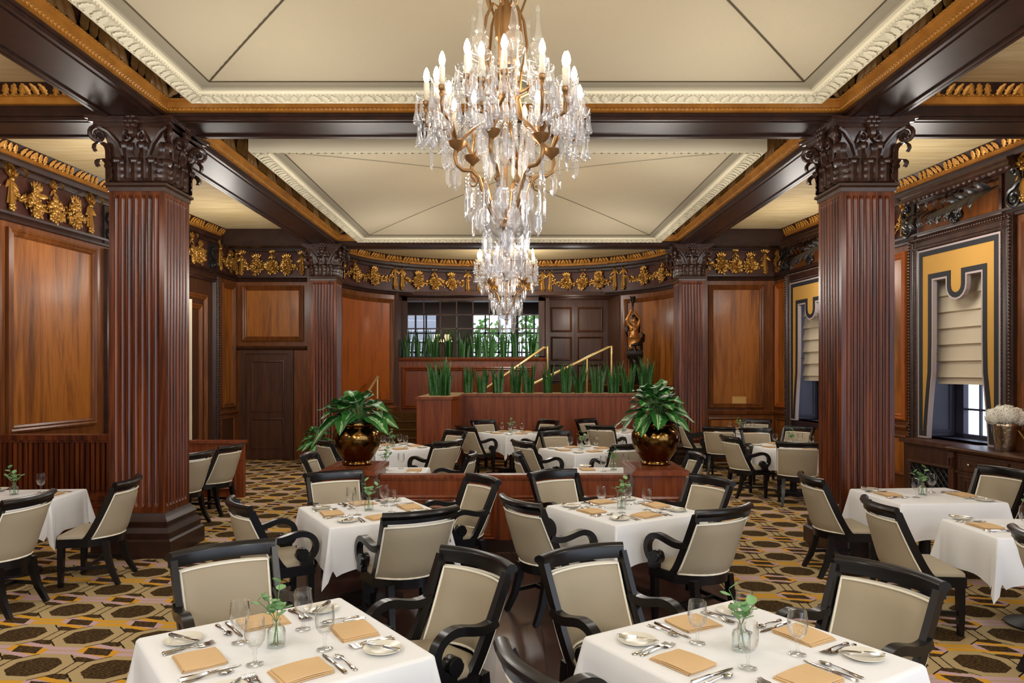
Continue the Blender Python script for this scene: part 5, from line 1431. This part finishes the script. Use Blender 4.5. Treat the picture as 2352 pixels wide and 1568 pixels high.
def settings(x, y, rot, half, name, sides, full, seed):
    rnd = random.Random(seed)
    for s in sides:
        nrm = rot+s*90; a = radians(nrm); N = Vector((cos(a), sin(a))); Rr = Vector((-N.y, N.x))   # outward normal, diner's right
        h = half[s % 2]; sn = side_name(nrm)
        def at(lat, e): p = Vector((x, y))+N*(h-e)+Rr*lat; return p.x, p.y
        face = a+pi/2+rnd.uniform(-.06, .06)
        suf = '%s place, %s' % (sn, name.replace('the ', '', 1))
        j = lambda: rnd.uniform(-.008, .008)
        put('napkin', *at(-.04+j(), .155+j()), HT+.0005, face+rnd.uniform(-.1, .1), 'folded tan napkin, '+suf, 'tan napkins on the tables')
        put('goblet', *at(.13+j(), .33+j()), HT+.0005, 0, 'stemmed water glass, '+suf, 'stemmed water glasses')
        px, py = at(-.31+j(), .15+j())
        put('plate', px, py, HT+.0005, 0, 'cream bread plate, '+suf, 'cream bread plates')
        if full:
            put('bknife', px, py, HT+.017, face-.9+rnd.uniform(-.2, .2), 'butter knife on bread plate, '+suf, 'butter knives')
            put('fork', *at(-.19, .155+j()), HT+.0005, face+j()*6, 'inner fork, '+suf, 'forks beside the napkins')
            put('fork', *at(-.215+.0, .15+j()), HT+.0005, face+j()*6, 'outer fork, '+suf, 'forks beside the napkins')
            put('knife', *at(.105, .16+j()), HT+.0005, face+j()*6, 'table knife, '+suf, 'table knives')
            put('spoon', *at(.145, .15+j()), HT+.0005, face+j()*6, 'teaspoon, '+suf, 'teaspoons')
    put('vase', x+.01-.03, y+.0, HT+.0005, seed*1.3, 'glass bud vase with eucalyptus sprig on %s' % name, 'bud vases with greenery')
TB = [
 (-.98, 3.03, .475, .475, 37, 'the front left table', (0, 1, 2, 3), 1, 0),
 (.98, 2.99, .485, .485, 32, 'the front right table', (0, 1, 2, 3), 1, 0),
 (-1.18, 5.98, .485, .485, 30, 'the middle left table', (0, 1, 2, 3), 1, 0),
 (.95, 6.06, .475, .475, 31, 'the middle right table', (0, 1, 2, 3), 1, 0),
 (3.89, 6.73, .50, .42, 4, 'the table at the foot of the right column', (0, 2), 1, 0),
 (3.92, 5.33, .52, .33, 0, 'the table cut by the right edge', (0, 2), 1, 0),
 (-4.68, 6.74, .48, .33, 5, 'the left edge table before the slatted bench', (0, 2), 1, 0),
 (-4.74, 9.40, .50, .58, 0, 'the table behind the left column', (0,), 0, 0),
 (-1.48, 8.44, .48, .26, 0, 'the table behind the left pedestal', (0, 2), 0, 0),
 (1.22, 8.44, .48, .26, 0, 'the table behind the right pedestal', (0, 2), 0, 0),
 (-1.82, 11.02, .48, .48, 32, 'the table beside the stairs', (0, 1, 2, 3), 0, 0),
 (1.06, 10.68, .48, .48, 30, 'the table behind the low partition', (0, 1, 2, 3), 0, 0),
 (.0, 13.60, .48, .48, 36, 'the table by the long planter', (0, 1, 2, 3), 0, 0),
 (2.2, 13.94, .46, .46, 36, 'the table behind the right brass pot', (0, 1, 2, 3), 0, 0),
 (4.38, 11.12, .58, .58, 0, 'the nearer round table', (0, 1, 2, 3), 0, 1),
 (4.42, 13.78, .50, .50, 0, 'the farther round table', (0, 1, 2, 3), 0, 1),
]
for i, (x, y, hx, hy, rot, nm, sides, full, rd) in enumerate(TB):
    table(x, y, hx, hy, radians(rot), nm, rd, i)
    settings(x, y, rot+(20 if rd else 0), (hx, hy), nm, sides, full, i+1)

# ================================================================ chandeliers
def chandelier():
    t = thing('crystal_chandelier', 'x', 'chandelier', (-.04, 4.25, 2.58))
    Z0 = 2.58; rnd = random.Random(4)
    z = lambda y: 1.9+(853-y)/386-Z0          # heights read off the fitting's own profile
    hang = []                                  # pendants: (kind, x, y, z, scale, angle)
    f = MB(); f.lathe([(0, 0), (.012, .005), (.016, .03), (.012, .05), (.03, .075), (.036, .09), (.018, .10), (.02, .16), (.055, .17), (.06, .20), (.05, .22), (.03, .23)], 16)
    f.lathe([(.015, .2), (.015, 1.75)], 8)
    f.lathe([(.05, 1.06), (.07, 1.08), (.05, 1.11)], 16); f.lathe([(.03, 1.28), (.06, 1.30), (.062, 1.35), (.07, 1.40), (.06, 1.45), (.04, 1.49), (.02, 1.54)], 18); f.lathe([(.055, 1.13), (.06, 1.15), (.055, 1.17)], 16)
    f.lathe([(.012, 1.54), (.02, 1.75), (.03, 1.77), (.012, 1.80), (.012, 2.38)], 8)
    obj('stem', f, 'bronze', t, 50)
    g = MB(); g.lathe([(.03, .085), (.07, .10), (.115, .15), (.125, .175), (.11, .165), (.03, .11)], 24); obj('glass_dish', g, 'clearcrystal', t, 50)
    g = MB(); g.lathe([(.045, .22), (.07, .25), (.088, .32), (.075, .38), (.05, .40)], 20); obj('glass_urn', g, 'clearcrystal', t, 50)
    g = MB(); g.lathe([(.05, 1.13), (.065, 1.18), (.06, 1.24), (.07, 1.28)], 18); obj('glass_vase', g, 'clearcrystal', t, 50)
    NA = 6
    for k in range(NA):
        a = 2*pi*k/NA+.26; c, s = cos(a), sin(a)
        P = lambda r, zz: (r*c, r*s, zz)
        mb = MB(); mb.tube([P(.045, .20), P(.085, .26), P(.13, .36), P(.16, .46), P(.20, .50), P(.255, .50), P(.295, .53), P(.305, .58), P(.29, .64)], [.011, .012, .013, .013, .012, .012, .012, .012, .011], 7)
        sp = spiral((P(.20, .43)), .03, .006, 1.2, (Vector((c, s, 0)), Vector((0, 0, 1))), 12, 2, 1); mb.tube(sp, .005, 5)
        arm = obj('arm', mb, 'bronze', t, 60)
        mb = MB(); mb.lathe([(.006, .60), (.018, .615), (.045, .635), (.058, .66), (.054, .662), (.02, .65), (0, .648)], 16, (P(.29, 0)[0], P(.29, 0)[1], 0)); obj('cup', mb, 'bronze', arm, 50)
        # upper scroll rods
        mb = MB(); mb.tube([P(.29, .65), P(.20, .74), P(.12, .80), P(.085, .95), P(.10, 1.10), P(.135, 1.28), P(.115, 1.42), P(.075, 1.50), P(.04, 1.48)], .009, 6)
        mb.tube([P(.09, 1.45), P(.13, 1.56), P(.17, 1.68), P(.15, 1.76), P(.12, 1.73)], .007, 6)
        obj('scroll_rod', mb, 'bronze', t, 60)
        for m_, (da, r, zp) in enumerate(((0, .47, .86), (-.26, .41, .92), (.26, .41, .92))):
            b = a+da; e = Vector((r*cos(b), r*sin(b), 0)); c0 = Vector(P(.29, .66)); mid = (c0+Vector((e.x, e.y, .66)))/2
            mb = MB(); mb.tube([c0, c0.lerp(Vector((e.x, e.y, .66)), .3)+Vector((0, 0, .09)), c0.lerp(Vector((e.x, e.y, .66)), .65)+Vector((0, 0, .02*(m_+1)+.05)), (e.x*1.0, e.y*1.0, zp-.12), (e.x, e.y, zp-.06), (e.x, e.y, zp)], [.010, .009, .008, .009, .013, .012], 6)
            mb.lathe([(.010, zp-.05), (.02, zp-.03), (.012, zp-.01), (.022, zp+.0), (.022, zp+.02)], 10, (e.x, e.y, 0))
            obj('branch', mb, 'bronze', t, 60)
            mb = MB(); mb.lathe([(.015, zp+.012), (.045, zp+.02), (.062, zp+.045), (.066, zp+.06), (.060, zp+.05), (.015, zp+.02)], 14, (e.x, e.y, 0)); obj('drip_pan', mb, 'clearcrystal', t, 50)
            mb = MB(); mb.lathe([(.0165, zp+.02), (.0165, zp+.125), (0, zp+.125)], 12, (e.x, e.y, 0)); cs = obj('candle_sleeve', mb, 'sleeve', t, 50)
            mb = MB(); mb.lathe([(.009, zp+.125), (.016, zp+.145), (.0195, zp+.165), (.015, zp+.19), (.006, zp+.212), (0, zp+.218)], 12, (e.x, e.y, 0)); obj('bulb', mb, 'bulb', cs, 60)
            for q in range(9):
                th = 2*pi*q/9+k; hang.append(('drop', e.x+.062*cos(th), e.y+.062*sin(th), zp+.045, 1.15+.35*(q % 2), 0))
            for q in range(6):
                th = 2*pi*q/6+k+m_; hang.append(('drop', e.x*1.0+.05*cos(th), e.y+.05*sin(th), zp-.10, 1.25, 0))
        # glass spires between the arms
        b = a+pi/NA; e = (.20*cos(b), .20*sin(b)); zp = 1.10
        mb = MB(); mb.tube([(.03*cos(b), .03*sin(b), .95), (.12*cos(b), .12*sin(b), .98), (e[0], e[1], 1.03), (e[0], e[1], zp)], .009, 6); obj('branch', mb, 'bronze', t, 60)
        mb = MB(); mb.lathe([(.01, zp), (.05, zp+.02), (.068, zp+.05), (.06, zp+.06), (.015, zp+.04), (.03, zp+.06), (.052, zp+.10), (.048, zp+.14), (.022, zp+.16), (.034, zp+.175), (.026, zp+.20), (.012, zp+.30), (.014, zp+.31), (.01, zp+.325), (.02, zp+.345), (.014, zp+.365), (0, zp+.38)], 14, (e[0], e[1], 0)); obj('glass_spire', mb, 'clearcrystal', t, 40)
        for q in range(5):
            th = 2*pi*q/5; hang.append(('drop', e[0]+.064*cos(th), e[1]+.064*sin(th), zp+.05, 1.1, 0))
    # basket of prisms round the lower stem
    for r, zz, n in ((.165, .72, 20), (.125, .62, 16), (.16, .86, 16)):
        for q in range(n): th = 2*pi*q/n; hang.append(('prism', r*cos(th), r*sin(th), zz, 1, th))
    # leaf-shaped pendeloques on the lower tiers
    for k in range(NA):
        for r, zz, da, sc in ((.30, .60, 0, 1.0), (.235, .48, .22, 1.2), (.235, .48, -.22, 1.2), (.16, .44, 0, 1.35), (.13, .26, .4, 1.25), (.11, .16, .0, 1.3), (.40, .66, .3, .9), (.20, .36, .52, 1.1), (.44, .70, 0, .95)):
            a = 2*pi*k/NA+.26+da; hang.append(('leaf', r*cos(a), r*sin(a), zz, sc, a))
    def drop(mb, x, y, zz, sc, a):
        mb.ball((x, y, zz-.006), .006, 5, 4); mb.lathe([(0, 0), (.004, -.01), (.005, -.05), (.010, -.075), (.0145, -.09), (.012, -.102), (0, -.108)], 8, T=Matrix.Translation((x, y, zz-.012)) @ Matrix.Diagonal((sc, sc, sc, 1)))
    def prism(mb, x, y, zz, sc, a):
        mb.lathe([(.004, 0), (.012, -.01), (.012, -.10), (0, -.125)], 6, T=Matrix.Translation((x, y, zz)))
        mb.ball((x, y, zz+.01), .011, 5, 4)
    def leaf(mb, x, y, zz, sc, a):
        T = Matrix.Translation((x, y, zz)) @ Matrix.Rotation(a+pi/2+.5*sin(7*a), 4, 'Z') @ Matrix.Diagonal((sc, sc, sc, 1))
        for q in range(3):
            mb.ball((0, 0, -.012-.02*q), .010, 5, 4, (1, .6, 1), T)
        ol = [(.006, -.06), (.016, -.075), (.014, -.09), (.030, -.115), (.036, -.14), (.030, -.16), (.036, -.175), (.022, -.20), (.012, -.205), (0, -.225)]
        n = len(ol); vs = [(x_, 0, z_) for x_, z_ in ol]+[(-x_, 0, z_) for x_, z_ in ol]
        fr = [(0, -.007, z_) for _, z_ in ol]; bk = [(0, .007, z_) for _, z_ in ol]
        vs += fr+bk; fs = []
        for i in range(n-1):
            for o_ in (0, n):
                fs += [(o_+i, o_+i+1, 2*n+i+1, 2*n+i), (o_+i, o_+i+1, 3*n+i+1, 3*n+i)]
        mb.add(vs, fs, T)
    fn = {'drop': drop, 'prism': prism, 'leaf': leaf}; nmz = {'drop': 'crystal_drop', 'prism': 'crystal_prism', 'leaf': 'crystal_pendant'}
    cnt = {}; rest = {}
    hang.sort(key=lambda h: h[2])      # nearest the camera first
    for h in hang:
        k = h[0]; cnt[k] = cnt.get(k, 0)+1
        if cnt[k] <= 95:
            mb = MB(); fn[k](mb, *h[1:]); obj(nmz[k], mb, 'crystal', t, 30)
        else: fn[k](rest.setdefault(k, MB()), *h[1:])
    for k, mb in rest.items(): obj(nmz[k], mb, 'crystal', t, 30, kind='stuff')
    return t
ch1 = chandelier()
ch1['label'] = 'large crystal chandelier hanging nearest the camera under the front ceiling vault'; ch1['group'] = 'crystal chandeliers'
dup(ch1, (-.08, 10.8, 2.60), .2, 'crystal chandelier farther back, hanging before the curved frieze', 'crystal chandeliers')
# light given by the bulbs
for x, y, z in ((-.04, 4.25, 2.58), (-.08, 10.8, 2.60)):
    for k in range(6):
        a = 2*pi*k/6+.26; light('bulb_light', 'POINT', (x+.44*cos(a), y+.44*sin(a), z+1.12), 5, WARM, .06)
    light('urn_light', 'POINT', (x, y, z+.55), 4, WARM, .05)
